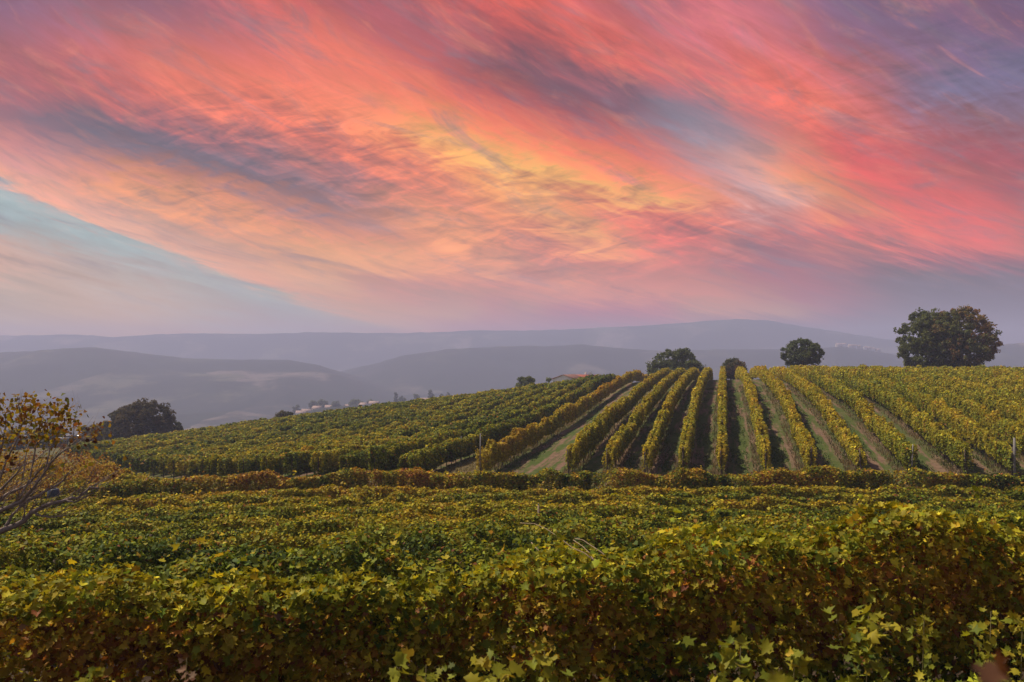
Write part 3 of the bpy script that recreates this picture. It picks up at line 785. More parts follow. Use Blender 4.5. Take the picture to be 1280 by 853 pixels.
# ------------------------------------------------------------------ trees
def make_tree(name, label, x, y, width, height, trunk_h, colors, n_clump=70, n_leaf=14000, leaf=0.30, shape='round', seed=1,
              group=None, cat='tree', bark=None, squash=1.0, sink=0.0, skew=0.0, lumpy=0.35, gaps=0.0, top=None):
    rs = np.random.default_rng(seed); rnd = random.Random(seed)
    if top is not None: height = max((450-top)/F*y - hz(x, y), 1.5)      # real height that reaches the skyline seen from the road
    root = empty(name, (x, y, hz(x, y)-sink))
    ch = height - trunk_h
    if n_clump < 60: n_leaf = int(n_leaf*1.8)
    # clump centres through an uneven envelope
    cl = []
    while len(cl) < n_clump:
        p = rs.normal(size=3); p /= np.linalg.norm(p); r = rs.random()**0.42
        p = p*r
        az = math.atan2(p[1], p[0])
        env = 1 + lumpy*(vnoise(az*1.4+seed, p[2]*2.0+seed, 0, seed)-0.5)*2
        q = np.array([p[0]*width/2*env + skew*p[2]*width/2, p[1]*width/2*env, trunk_h + ch*(0.5+0.5*p[2])])
        if shape == 'dome': 
            q[2] = trunk_h + ch*abs(p[2])**0.9*(0.9 if p[2] > 0 else 0.6); 
        if shape == 'tall': q[0] *= 1-0.25*p[2]; q[1] *= 1-0.25*p[2]
        cl.append(q)
    cl = np.array(cl)
    # trunk with limbs up into the clumps
    q = MB()
    r0 = max(0.06, height*0.028)
    fork = np.array([rnd.uniform(-.1, .1)*width*0.1, 0, trunk_h + ch*0.18])
    q.tube([(0, 0, -0.5), (0.02*height*rnd.uniform(-1, 1), 0, trunk_h*0.5), tuple(fork)], [r0*1.25, r0, r0*0.8], 8)
    tr = q.build('trunk', bark or M_BARK, root, smooth=True)
    order = rs.permutation(len(cl))[:min(len(cl), 26)]
    for k, j in enumerate(order):
        e_ = cl[j]; mid = fork*0.45 + e_*0.55 + rs.normal(size=3)*0.04*width; mid[2] -= 0.05*ch
        if k < 6:
            q = MB(); q.tube([fork-np.array((0, 0, 0.1)), mid, e_], [r0*0.55, r0*0.3, r0*0.08], 6); q.build('limb', bark or M_BARK, tr, smooth=True)
        else:
            if k == 6: q2 = MB()
            q2.tube([fork, mid, e_], [r0*0.3, r0*0.17, r0*0.05], 5)
    if len(order) > 6: q2.build('branches', bark or M_BARK, tr, smooth=True)
    # leaves
    extra = []
    while len(extra) < n_clump:                       # small sprays that round the outline off
        p = rs.normal(size=3); p /= np.linalg.norm(p); p = p*(0.80+0.2*rs.random())
        zz = trunk_h + ch*(0.5+0.5*p[2])
        if shape == 'dome': zz = trunk_h + ch*abs(p[2])**0.9*(0.9 if p[2] > 0 else 0.6)
        tq = (1-0.25*p[2]) if shape == 'tall' else 1.0
        extra.append((p[0]*width/2*0.97*tq + skew*p[2]*width/2, p[1]*width/2*0.97*tq, zz))
    cl = np.concatenate([cl, np.array(extra)]); cl[:, 2] = trunk_h*0.6 + (cl[:, 2]-trunk_h*0.6)*(0.95 if shape != 'dome' else 1.0)
    j = rs.integers(0, len(cl), n_leaf)
    cr = (width/ (n_clump**(1/3.0)))*0.40*(0.5+0.9*rs.random(len(cl))); cr[n_clump:] *= 0.75
    if n_clump < 60: cr = np.maximum(cr, 0.17*width)
    lo_, hi_ = cl[:, 2].min(), np.percentile(cl[:, 2], 98); cl[:, 2] = lo_ + (cl[:, 2]-lo_)*max(height-cr.mean()*0.6-lo_, 0.3)/(hi_-lo_)
    d = rs.normal(size=(n_leaf, 3)); d /= np.linalg.norm(d, axis=1, keepdims=True)
    rad = rs.random(n_leaf)**0.45
    c = cl[j] + d*(cr[j]*rad)[:, None]*np.array([1, 1, 0.72])
    okk = c[:, 2] > 0.15
    if gaps > 0: okk &= vnoise(c[:, 0]/(width*0.09), c[:, 1]/(width*0.09)+5, c[:, 2]/(width*0.09), seed) > gaps
    c, j, d = c[okk], j[okk], d[okk]; n = len(c)
    nr = d*0.8 + rs.normal(size=(n, 3))*0.6 + np.array([0, 0, 0.35])
    ci = vnoise(cl[:, 0]/(width*0.22)+seed, cl[:, 1]/(width*0.22), cl[:, 2]/(width*0.22), seed+9)[j] + 0.16*rs.normal(size=n)
    C0 = np.array(colors, float)
    tt_ = np.clip(ci*1.35-0.15, 0, 0.999)*(len(C0)-1); i0 = tt_.astype(int); f = (tt_-i0)[:, None]
    col = (C0[i0]*(1-f)+C0[i0+1]*f)*(1+0.2*rs.normal(size=(n, 1)))
    ve, lo, si, cc = leaf_arrays(c, nr, leaf*(0.6+0.7*rs.random(n)), np.clip(col, 0.005, 1), '5' if leaf*F/max(y, 1) > 4 else '4')
    mesh_obj('crown', ve, lo, si, M_TREELEAF, root, cc)
    tag(root, label, cat, group)
    return root
def at_px(px, y): return (px-640)/F*y
GRN = [(.08,.105,.036),(.11,.14,.046),(.15,.175,.058)]
DKG = [(.055,.08,.03),(.08,.11,.038),(.11,.135,.046)]
WAL = [(.09,.115,.036),(.13,.145,.046),(.20,.15,.058),(.25,.135,.06)]
make_tree('walnut_tree', 'broad walnut tree with rust-tinged crown and pale trunk on the hilltop', at_px(1201, 160), 160, 13.2, 13.4, 1.2, WAL, 260, 42000, 0.25, seed=3, bark=M_PALEBARK, lumpy=0.2, gaps=0.36, top=388)
make_tree('oak_tree', 'dense green tree crowding the left side of the walnut tree', at_px(1162, 163), 163, 12.0, 12.4, 0.6, GRN, 220, 38000, 0.25, seed=8, lumpy=0.2, gaps=0.32, top=391)
make_tree('oak_tree', 'small round dark tree alone on the hilltop skyline', at_px(1003, 176), 176, 8.2, 9.2, 2.6, DKG, 130, 20000, 0.21, seed=12, lumpy=0.18, gaps=0.33, top=425)
make_tree('oak_tree', 'low domed dark green tree behind the ends of the rows', at_px(845, 190), 190, 13.6, 8.8, 0.3, DKG, 160, 32000, 0.26, 'dome', seed=15, lumpy=0.1, skew=0.05, top=437, gaps=0.2)
make_tree('shrub', 'small green bush with rusty tips at the top of a vine alley', at_px(917, 184), 184, 4.8, 4.9, 0.8, [(.06,.085,.03),(.09,.10,.04),(.16,.08,.04)], 50, 8000, 0.22, seed=17, lumpy=0.25, top=449, cat='bush', gaps=0.2)
make_tree('shrub', 'rounded dark bush on the skyline left of the house', at_px(659, 196), 196, 5.0, 6.3, 0.3, GRN, 34, 7000, 0.26, 'dome', seed=19, lumpy=0.15, top=472, cat='bush')
make_tree('shrub', 'flat low bush between the rounded bush and the house', at_px(686, 204), 204, 4.0, 5.6, 0.3, GRN, 24, 4000, 0.26, 'dome', seed=20, lumpy=0.2, top=478, cat='bush')
make_tree('shrub', 'lone small twiggy bush on the left slope skyline', at_px(354, 192), 192, 4.6, 4.4, 0.2, [(.06,.07,.025),(.11,.09,.04)], 24, 4000, 0.24, 'dome', seed=21, lumpy=0.3, top=514, cat='bush', gaps=0.3)
make_tree('shrub', 'tiny bush on the skyline above the pale village roofs', at_px(451, 200), 200, 2.2, 5.4, 0.3, DKG, 14, 1400, 0.24, 'dome', seed=22, lumpy=0.2, top=508, cat='bush')
for k, (px, yv, wd, hh_) in enumerate([(741, 222, 3.4, 5.6), (752, 226, 2.4, 5.8), (760, 224, 2.8, 5.5), (411, 205, 5.0, 4.9)]):
    make_tree('shrub', ['low bush just right of the house roof', 'middle bush of three right of the house', 'bush farthest right of the house roof', 'low brownish scrub beside the tiny skyline bush'][k],
              at_px(px, yv), yv, wd, hh_, 0.3, GRN, 16, 1800, 0.25, 'dome', seed=30+k, lumpy=0.3, top=[471.5, 472, 470, 513][k], cat='bush', group='skyline bushes')
BRN = [(.058,.054,.026),(.078,.066,.03),(.10,.075,.036)]
make_tree('oak_tree', 'large dark brownish-green round tree at the left foot of the hill', at_px(182, 172), 172, 11.0, 10.2, 0.5, BRN, 170, 30000, 0.24, seed=41, lumpy=0.1, gaps=0.22, top=503)
make_tree('poplar_tree', 'paler narrow tree leaning on the left of the dark round tree', at_px(149, 175), 175, 4.8, 8.0, 0.4, [(.07,.07,.03),(.10,.10,.045)], 36, 6500, 0.24, 'tall', seed=42, lumpy=0.2, top=514)
make_tree('shrub', 'thin pale bush right of the dark round tree', at_px(218, 176), 176, 3.6, 5.0, 0.3, [(.05,.06,.025),(.08,.09,.04)], 24, 3000, 0.24, 'dome', seed=43, lumpy=0.3, top=527, cat='bush', gaps=0.3)
make_tree('shrub', 'dark bush tucked under the right side of the dark round tree', at_px(204, 172), 172, 3.6, 4.4, 0.2, BRN, 20, 3500, 0.25, 'dome', seed=44, lumpy=0.2, top=526, cat='bush')
for k, (px, yv, wd, hh_) in enumerate([(121, 178, 4.6, 7.0), (108, 182, 4.2, 5.5), (70, 186, 5.5, 6.5), (48, 190, 6.0, 5.5), (14, 188, 7.5, 6.0), (-22, 190, 8, 7)]):
    make_tree('shrub', ['ochre bush behind the two parked cars, nearest the dark tree', 'small grey-green bush above the parked cars', 'hedgerow bush left of the parked cars', 'second hedgerow bush left of the parked cars', 'hedgerow bush behind the orange-leaved sapling', 'hedgerow bush at the left picture edge'][k],
              at_px(px, yv), yv, wd, hh_, 0.3, [(.06,.07,.03),(.10,.095,.04)] if k else [(.10,.085,.02),(.16,.11,.03)], 24, 3500, 0.26, 'dome', seed=50+k, lumpy=0.4, top=[530, 535, 533, 536, 538, 534][k], cat='bush', group='bushes behind the left meadow', gaps=0.15)

# ------------------------------------------------------------------ house behind the crest
M_ROOF = plain('red roof tiles', (0.34, 0.10, 0.06), 0.8, 0.2, 0.25, 3.0)
M_ROOFOLD = plain('faded brown tiles', (0.22, 0.11, 0.08), 0.8, 0.2, 0.25, 3.0)
M_ROOFPALE = plain('sun-bleached tiles', (0.34, 0.24, 0.20), 0.8, 0.2, 0.2, 3.0)
M_WHITE = plain('white render', (0.82, 0.80, 0.77), 0.8, 0.2, 0.08, 1.0)
M_CREAM = plain('cream render', (0.55, 0.47, 0.38), 0.8, 0.2, 0.08, 1.0)
M_GLASS = plain('dark window glass', (0.03, 0.035, 0.04), 0.15, 0.6, 0.05, 1.0)
M_METAL = plain('grey metal', (0.35, 0.35, 0.36), 0.4, 0.5, 0.1, 4.0, metal=0.6)
def gable(q, lx, ly, h, rh, over=0.3, part='wall'):
    if part == 'wall':
        vs_ = [(-lx/2,-ly/2,-2),(lx/2,-ly/2,-2),(lx/2,ly/2,-2),(-lx/2,ly/2,-2),(-lx/2,-ly/2,h),(lx/2,-ly/2,h),(lx/2,ly/2,h),(-lx/2,ly/2,h),(-lx/2,0,h+rh),(lx/2,0,h+rh)]
        q.add(vs_, [(0,1,5,4),(2,3,7,6),(3,0,4,8,7),(1,2,6,9,5)])
    else:
        a = lx/2+over; b_ = ly/2+over; dz_ = rh*over/(ly/2); t_ = 0.15
        z1 = h-dz_+0.02; z2 = h+rh+0.02
        vs_ = [(-a,-b_,z1),(a,-b_,z1),(a,0,z2),(-a,0,z2),(-a,b_,z1),(a,b_,z1)]
        vs_ += [(p[0], p[1], p[2]+t_) for p in vs_]
        q.add(vs_, [(3,2,1,0),(4,5,2,3),(6,7,8,9),(9,8,11,10),(0,1,7,6),(5,4,10,11),(0,6,9,3),(3,9,10,4),(1,2,8,7),(2,5,11,8)])
def house(label, x, y, z, lx, ly, h, rh, rz, wall, roof, wins=True, group=None, chim=False):
    root = empty('house', (x, y, z), rz)
    q = MB(); gable(q, lx, ly, h, rh); q.build('wall', wall, root)
    q = MB(); gable(q, lx, ly, h, rh, 0.4, 'roof'); rf = q.build('roof', roof, root)
    if chim:
        q = MB(); q.box((lx*0.18, 0.6, h+rh+0.3), (0.6, 0.5, 1.0)); q.box((lx*0.18, 0.6, h+rh+0.86), (0.75, 0.65, 0.12)); q.build('chimney', wall, rf)
    if wins:
        for k in range(max(2, int(lx/3.2))):
            wx = -lx/2 + (k+0.5)*lx/max(2, int(lx/3.2))
            q = MB(); q.box((wx, -ly/2-0.02, h*0.62), (1.0, 0.08, 1.2)); q.build('window', M_GLASS, root)
        q = MB(); q.box((lx*0.1, -ly/2-0.03, 0.2), (1.1, 0.1, 2.1)); q.build('door', M_BARK, root)
    tag(root, label, 'house', group)
    return root
zc = lambda py, y: (450-py)/F*y
hy = 252.0
house('white gabled farmhouse wing with brown-red roof behind the hill crest', at_px(711, hy), hy, zc(479.5, hy), 6.5, 7.5, 1.3, 1.2, R(58), M_WHITE, M_ROOFOLD, group='farmhouse', chim=False)
house('farmhouse range with bright red tiled roof behind the hill crest', at_px(726, hy+4), hy+4, zc(480.0, hy+4), 8.0, 6.5, 1.2, 1.4, R(-8), M_WHITE, M_ROOF, group='farmhouse', chim=True)
q = MB(); zz0 = zc(481, hy+2); xx0 = at_px(737.5, hy+2)
ap = empty('satellite_dish', (xx0, hy+2, zz0-2))
q.tube([(0, 0, 0), (0, 0, 5.2)], [0.06, 0.05], 6); q.build('mast', M_METAL, ap)
q = MB()
ringp = []
for r_i in range(4):
    rr_ = 0.6*r_i/3+0.001
    for k in range(12):
        an = 2*math.pi*k/12; ringp.append((rr_*math.cos(an), -0.25+0.35*rr_*rr_, 5.3+rr_*math.sin(an)))
q.add(ringp, [(r_i*12+k, r_i*12+(k+1) % 12, (r_i+1)*12+(k+1) % 12, (r_i+1)*12+k) for r_i in range(3) for k in range(12)])
q.build('dish', M_WHITE, ap); tag(ap, 'white satellite dish on a mast at the right end of the red roof', 'satellite dish')

# ------------------------------------------------------------------ valley village and far houses
villa = [(205, 1080, 528, 12, M_CREAM), (214, 1090, 531, 16, M_WHITE), (222, 1100, 535, 10, M_CREAM), (377, 800, 519, 9, M_WHITE), (383, 806, 517, 8, M_WHITE),
         (397, 815, 513, 8, M_CREAM), (413, 820, 512, 9, M_WHITE), (436, 826, 511, 8, M_CREAM), (468, 820, 507, 9, M_CREAM), (532, 826, 503, 11, M_WHITE), (455, 815, 509, 7, M_WHITE)]
vlab = ['cream house at the left end of the valley hamlet near the dark tree', 'long white house in the valley hamlet near the dark tree', 'cream house at the right end of the valley hamlet near the dark tree',
        'lowest white house of the hazy village on the spur', 'white house just above the lowest village house', 'cream house beside the village poplars', 'white house midway along the hazy village',
        'cream house right of midway in the hazy village', 'cream house near the tall dark cypress of the village', 'long white house at the right end of the hazy village', 'small white house below the village cypress']
for k, (px, yv, py, ln, wm) in enumerate(villa):
    x_ = at_px(px, yv)
    house(vlab[k], x_, yv, zc(py, yv)-1.5, ln, 7.0, 3.6, 2.0, R([12, -20, 30, 5, 24, -14, 8, 40, -5, 10, -25][k]), wm, M_ROOFPALE, wins=True, group='hazy village houses')
for k, (px, py, hgt, wd) in enumerate([(371, 514, 9, 6), (392, 509, 10, 8), (404, 508, 11, 10), (420, 508, 8, 9), (445, 506, 9, 12), (463, 506, 8, 8), (495, 501, 12, 3.2), (503, 502, 8, 7), (521, 500, 9, 6), (538, 498, 12, 4), (541, 500, 9, 7), (552, 499, 8, 4), (560, 498, 8, 4)]):
    yv = 815 + (k*7) % 20
    tr_ = make_tree('cypress_tree' if wd < 5 else 'tree', None, at_px(px, yv), yv, wd, hgt, 0.5, DKG, 16, 700, 0.9, 'tall' if wd < 5 else 'round', seed=80+k, group='hazy village trees', lumpy=0.25)
    tr_.location.z = min(zc(py, yv)-1.0, 1e9) - hgt*0.3
    tr_['label'] = 'dim hazy %s number among the village trees on the spur' % ('narrow cypress' if wd < 5 else 'broad tree')
    tr_['label'] = ['lowest hazy tree at the left foot of the village', 'hazy tree behind the upper white village houses', 'widest hazy tree clump over the left village houses', 'hazy tree over the middle white village house',
                    'broadest hazy tree above the village centre', 'hazy tree over the small skyline bush', 'tallest narrow hazy cypress left of the white long house', 'hazy tree touching the tall narrow cypress',
                    'hazy tree left beside the long white house', 'pointed hazy cypress over the long white house', 'broad hazy tree behind the long white house', 'thin hazy cypress right of the long white house', 'last thin hazy cypress before the hill edge'][k]
    tr_['category'] = 'tree'
for k in range(9):
    yv = 2000; px = 1050 + k*6 + random.uniform(-2, 2)
    h_ = house('tiny pale house of the hilltop village on the far ridge', at_px(px, yv), yv, 0, 13, 9, 5, 2.5, R(random.uniform(-40, 40)), M_WHITE if k % 2 else M_CREAM, M_ROOFPALE, wins=False, group='far ridge village')
    h_.location.z = hz(at_px(px, yv), yv) + 0.5

# ------------------------------------------------------------------ parked cars at the foot of the left slope
def car(label, x, y, z, rz, paint):
    root = empty('parked_car', (x, y, z), rz)
    L_, Wd = 4.2, 1.72
    prof = [(-2.1,.35),(-2.1,.72),(-1.95,.92),(-1.35,.98),(-0.75,1.42),(0.55,1.45),(1.25,1.0),(1.75,.95),(2.08,.70),(2.1,.35)]
    q = MB(); vs_ = []
    for sy_ in (-1, 1):
        for (px_, pz_) in prof:
            inn = 0.80 if pz_ > 1.2 else 1.0
            vs_.append((px_, sy_*Wd/2*inn, pz_))
    n = len(prof)
    q.add(vs_, [tuple(range(n))[::-1], tuple(range(n, 2*n))] + [(i, (i+1) % n, n+(i+1) % n, n+i) for i in range(n)])
    body = q.build('body', paint, root)
    q = MB()
    for sy_ in (-1, 1):
        o = 0.012*sy_
        q.add([(-1.2, sy_*Wd/2*0.97+o*3, 1.02), (1.05, sy_*Wd/2*0.97+o*3, 1.02), (0.5, sy_*Wd/2*0.83+o*3, 1.38), (-0.68, sy_*Wd/2*0.83+o*3, 1.36)], [(0, 1, 2, 3) if sy_ < 0 else (3, 2, 1, 0)])
    q.build('side_window', M_GLASS, root)
    q = MB(); q.add([(0.62, -0.66, 1.43), (0.62, 0.66, 1.43), (1.27, 0.8, 1.03), (1.27, -0.8, 1.03)], [(0, 3, 2, 1)]); q.build('windscreen', M_GLASS, root)
    for wx in (-1.3, 1.32):
        for sy_ in (-1, 1):
            q = MB(); q.tube([(wx, sy_*0.72, .32), (wx, sy_*0.90, .32)], [.32, .32], 14); wl = q.build('wheel', M_TYRE, root)
            q = MB(); q.tube([(wx, sy_*0.895, .32), (wx, sy_*0.915, .32)], [.19, .19], 10); q.build('rim', M_METAL, wl)
    for sy_ in (-1, 1):
        q = MB(); q.box((2.07, sy_*0.62, .68), (.08, .32, .14)); q.build('headlight', M_WHITE, root)
    tag(root, label, 'car', 'cars parked on the left meadow')
M_TYRE = plain('tyre rubber', (0.02, 0.02, 0.02), 0.9, 0.1)
M_SILVER = plain('silver car paint', (0.28, 0.28, 0.30), 0.5, 0.4, 0.03, 2.0)
M_NAVY = plain('dark blue car paint', (0.02, 0.03, 0.07), 0.25, 0.6, 0.03, 2.0)
cyd = 182
for lab_, px, yv, rz_, pm in (('silver-grey car, left of the two parked beside the meadow', 86.5, cyd, 12, M_SILVER), ('dark blue car, right of the two parked beside the meadow', 100, cyd-1, 165, M_NAVY)):
    car(lab_, at_px(px, yv), yv, zc(552.3, yv), R(rz_), pm)

# dark blue-grey barrel among the vines on the left
by = 44.0; bx_ = at_px(69, by)
br = empty('barrel', (bx_, by, hz(bx_, by)))
M_BARREL = plain('blue-grey plastic', (0.03, 0.04, 0.065), 0.5, 0.4, 0.1)
q = MB(); q.tube([(0, 0, 1.25), (0, 0, 1.3), (0, 0, 1.6), (0, 0, 1.63), (0, 0, 1.95), (0, 0, 2.15), (0, 0, 2.2)], [.26, .29, .29, .31, .29, .27, .22], 16); q.build('body', M_BARREL, br)
q = MB(); q.box((0, 0, 0.62), (.5, .5, 1.26)); q.build('stand', M_POST, br)
q = MB(); q.tube([(0, 0, 2.2), (0, 0, 2.25)], [.1, .1], 10); q.build('lid', M_BARREL, br)
tag(br, 'dark blue-grey barrel half hidden behind the bare branches', 'barrel')

# white stone at a row foot
sx0, sy0 = at_px(849, 56.0), 56.0
q = MB(); pts = []
for k in range(6):
    for j_ in range(8):
        an = 2*math.pi*j_/8; el = math.pi*(k+0.5)/6
        rr_ = 0.13*(1+0.3*random.uniform(-1, 1)); pts.append((rr_*math.sin(el)*math.cos(an), rr_*math.sin(el)*math.sin(an), 0.10+0.11*math.cos(el)))
q.add(pts, [(k*8+j_, (k+1)*8+j_, (k+1)*8+(j_+1) % 8, k*8+(j_+1) % 8) for k in range(5) for j_ in range(8)] + [tuple(range(8)), tuple(range(40, 48))[::-1]])
o = q.build('stone', M_WHITE); o.location = (sx0, sy0, hz(sx0, sy0)); tag(o, 'small white stone at the foot of a middle hill row', 'stone')

# ------------------------------------------------------------------ sapling with orange leaves and bare limbs, left foreground
def img(px, py, y): return np.array([(px-640)/F*y, y, (450-py)/F*y])
def branchy(root, chains, name, m_, smooth=True):
    for ch_ in chains:
        q = MB(); q.tube([p-np.array(root.location) for p in ch_[0]], ch_[1], 7)
        q.build(name, m_, root, smooth=True)
ty0 = 13.0
tb = img(-14, 668, ty0); tz = hz(tb[0], ty0)
sap = empty('cherry_tree', (float(tb[0]), ty0, tz))
M_TWIG = plain('grey-brown twig bark', (0.25, 0.20, 0.175), 0.8, 0.25, 0.4, 25.0, bump=0.3)
q = MB(); ploc = np.array(sap.location)
q.tube([np.array((tb[0]-0.1, ty0, tz-0.3))-ploc, np.array((tb[0]-0.03, ty0, (tz+tb[2])/2))-ploc, tb-ploc], [.13, .11, .10], 9)
trunk = q.build('trunk', M_TWIG, sap, smooth=True)
limbs = [  # picture points, depth offset, base radius
 ([(-14,668),(12,660),(30,652),(42,640),(62,630),(85,625),(102,620),(112,610),(128,609)], 0.0, .050),
 ([(-14,668),(0,640),(20,632),(45,622),(60,612),(78,602),(92,592)], 0.4, .042),
 ([(-14,660),(-6,640),(8,634),(28,626),(48,608),(56,592),(72,574),(86,560)], -0.5, .040),
 ([(-14,655),(-4,630),(12,618),(34,606),(55,588),(78,566),(100,548)], 0.8, .034),
 ([(-14,650),(-10,620),(4,610),(18,596),(26,584)], -0.9, .034),
 ([(-14,650),(-8,600),(0,592),(22,586),(46,576),(66,560)], 1.1, .028),
 ([(10,658),(18,645),(24,634),(30,632)], 0.1, .030),
 ([(30,652),(34,640),(28,632)], 0.1, .020),
 ([(42,640),(52,646),(68,648),(82,645)], -0.2, .022),
 ([(85,625),(98,628),(110,620),(118,614)], 0.1, .016),
]
ups = [  # leafy upright stems
 ([(-14,640),(-6,600),(4,560),(8,530),(6,512)], 0.5, .022), ([(26,626),(40,596),(46,565),(50,545),(55,520),(66,505)], 0.2, .016),
 ([(-10,640),(6,590),(22,555),(26,530),(24,510),(28,498)], -0.4, .018), ([(56,592),(64,560),(74,540),(84,526),(90,512)], 0.6, .012),
 ([(86,560),(92,550),(93,545),(94,525),(97,508)], -0.2, .010), ([(100,548),(108,552),(118,545),(128,533)], 0.3, .010),
 ([(-14,620),(-30,570),(-24,530),(-10,500)], 0.2, .022), ([(30,600),(36,560),(44,530),(42,515)], 0.9, .012)]
tw_rng = random.Random(4)
ends = []
for (pts_, dy_, r0_), bare in [(l, True) for l in limbs] + [(l, False) for l in ups]:
    n = len(pts_); ch_ = []; rad = []
    for k, (a_, b_) in enumerate(pts_):
        f = k/(n-1); yk = ty0 + dy_*f
        p = img(a_, b_, yk) + np.array([tw_rng.uniform(-.02, .02), tw_rng.uniform(-.12, .12)*f, tw_rng.uniform(-.02, .02)])
        if k == 0: p = img(a_, b_, ty0)
        ch_.append(p); rad.append(r0_*(1-0.78*f))
    # refine with small wiggles
    fine, fr = [], []
    for k in range(n-1):
        for s_ in range(3):
            f = s_/3; fine.append(ch_[k]*(1-f)+ch_[k+1]*f + np.array([tw_rng.uniform(-1, 1) for _ in range(3)])*0.012*(s_ > 0)); fr.append(rad[k]*(1-f)+rad[k+1]*f)
    fine.append(ch_[-1]); fr.append(rad[-1])
    q = MB(); q.tube([p-ploc for p in fine], fr, 7); lb = q.build('limb', M_TWIG, trunk, smooth=True)
    # twigs off the limb
    q = MB()
    for k in range(3, len(fine)-1):
        for rep in range(2):
            if tw_rng.random() < (0.35 if bare else 0.5): continue
            d0 = fine[min(k+1, len(fine)-1)]-fine[k-1]; d0 = d0/np.linalg.norm(d0)
            d_ = d0*0.8 + np.array([tw_rng.uniform(-.4, .9), tw_rng.uniform(-.7, .7), tw_rng.uniform(-.15, .7 if bare else .35)])
            d_ /= np.linalg.norm(d_)
            ln_ = tw_rng.uniform(0.2, 0.62) if bare else tw_rng.uniform(0.12, 0.34); p0 = fine[k]; p1 = p0+d_*ln_*.5+np.array([0, 0, .02]); p2 = p0+d_*ln_+np.array([tw_rng.uniform(-.06, .1), 0, tw_rng.uniform(0, .09)])
            rt = min(fr[k]*0.4, 0.007)
            q.tube([p0-ploc, p1-ploc, p2-ploc], [rt, rt*.75, rt*.4], 5)
            if not bare: ends += [p1, p2, p2]
            elif tw_rng.random() < 0.12: ends.append(p2)
    if not bare: ends += [fine[k] for k in range(len(fine)//2, len(fine))]*2
    q.build('twigs', M_TWIG, lb)
ends = np.array(ends)
ends = ends[ends[:, 2] < (450-(500+np.clip(ends[:, 0]*F/13+640-60, 0, 60)*0.35))/F*13]
ends = ends[(ends[:, 2] > (450-600)/F*13)]
dens_ = np.where(ends[:, 0] < (72-640)/F*13, 5, 2)
c = np.repeat(ends, dens_, 0); n = len(c)
c = c + rng.normal(size=(n, 3))*np.array([.09, .12, .08])
base = 0.75*pal(np.clip(3.9 + 0.9*rng.normal(size=n) + 2*(vnoise(c[:, 0]*2, c[:, 1]*2, c[:, 2]*2, 6)-0.5), 1.5, 6.2))*(1+0.2*rng.normal(size=(n, 1)))
nr = rng.normal(size=(n, 3)) + np.array([0, 0, 0.4])
ve, lo, si, cc = leaf_arrays(c-ploc, nr, 0.058*(0.6+0.7*rng.random(n)), base, '5')
mesh_obj('crown', ve, lo, si, M_TREELEAF, sap, cc)
tag(sap, 'autumn sapling with orange leaves and bare grey limbs at the left edge', 'tree')

# bramble thicket under the sapling: orange and ochre leaves on arching canes
def thicket(label, x, y, rx, ry, h, tone, n, seed):
    rs = np.random.default_rng(seed)
    root = empty('bush', (x, y, hz(x, y)))
    q = MB()
    for k in range(22):
        a = rs.random()*6.28; r_ = rs.random()
        e_ = np.array([math.cos(a)*rx*r_, math.sin(a)*ry*r_, h*(0.6+0.4*rs.random())*(1-0.5*r_)])
        q.tube([(e_[0]*.2, e_[1]*.2, -0.1), tuple(e_*np.array([.6, .6, .8])), tuple(e_)], [.018, .012, .005], 5)
    q.build('stems', M_TWIG, root)
    a = rs.random(n)*6.28; r_ = np.sqrt(rs.random(n)); 
    xx = np.cos(a)*rx*r_; yv = np.sin(a)*ry*r_
    hh_ = h*(1-0.75*r_**2)*(0.7+0.6*vnoise(xx*1.4+seed, yv*1.4, 0, seed))*rs.random(n)**0.35
    c = np.stack([xx, yv, hh_], 1)
    nr = rs.normal(size=(n, 3))*0.8 + np.stack([xx/rx, yv/ry, np.ones(n)*0.8], 1)
    col = pal(tone + 2.4*(vnoise(xx*1.6, yv*1.6, hh_*2, seed+1)-0.5) + 0.6*rs.normal(size=n))*(1+0.2*rs.normal(size=(n, 1)))
    ve, lo, si, cc = leaf_arrays(c, nr, 0.12*(0.6+0.7*rs.random(n)), np.clip(col, 0.005, 1), '5')
    mesh_obj('foliage', ve, lo, si, M_LEAF, root, cc)
    tag(root, label, 'bush', 'autumn bushes at the left edge')
for k, (px, yv, rx, ry, h, tone, lab_) in enumerate([
    (55, 52, 3.4, 3.0, 3.4, 4.0, 'orange-brown bush behind the tips of the bare limbs'),
    (115, 54, 3.0, 2.6, 3.0, 4.2, 'ochre bush at the left end of the rust vine row'),
    (5, 50, 4.0, 3.0, 3.6, 3.7, 'ochre-green bush behind the sapling at the left edge'),
    (85, 60, 3.4, 2.6, 3.4, 4.5, 'rust-coloured bush below the parked cars'),
    (20, 66, 5.0, 3.0, 3.6, 4.2, 'brown and orange bush below the left meadow')]):
    thicket(lab_, at_px(px, yv), yv, rx, ry, h, tone, 5200, 200+k)

# ------------------------------------------------------------------ bare canes arching over the near row, wooden stake
def cane(label, pts_, yv, r_=0.006):
    p0 = img(*pts_[0], yv); root = empty('bare_cane', tuple(p0))
    ch_ = [img(a_, b_, yv + 0.1*k)-p0 for k, (a_, b_) in enumerate(pts_)]
    q = MB(); q.tube(ch_, [r_*(1.1-0.6*k/len(ch_)) for k in range(len(ch_))], 6); st = q.build('stem', M_CANE, root, smooth=True)
    tag(root, label, 'cane', 'bare canes over the near row')
cane('long pale bare cane arching above the centre of the big leafy row', [(742,700),(730,690),(715,684),(700,672),(682,660),(668,654),(650,653)], 8.3)
cane('short pale bare cane right of the long arching one', [(750,715),(742,700),(736,690),(728,682),(716,674)], 8.2)
cane('pale bare cane curving over dark leaves, right of the short cane', [(768,708),(752,690),(740,682),(728,674),(718,672)], 8.6)
cane('thin bare cane lying low, left of the arching canes', [(676,690),(668,682),(664,677)], 8.4)
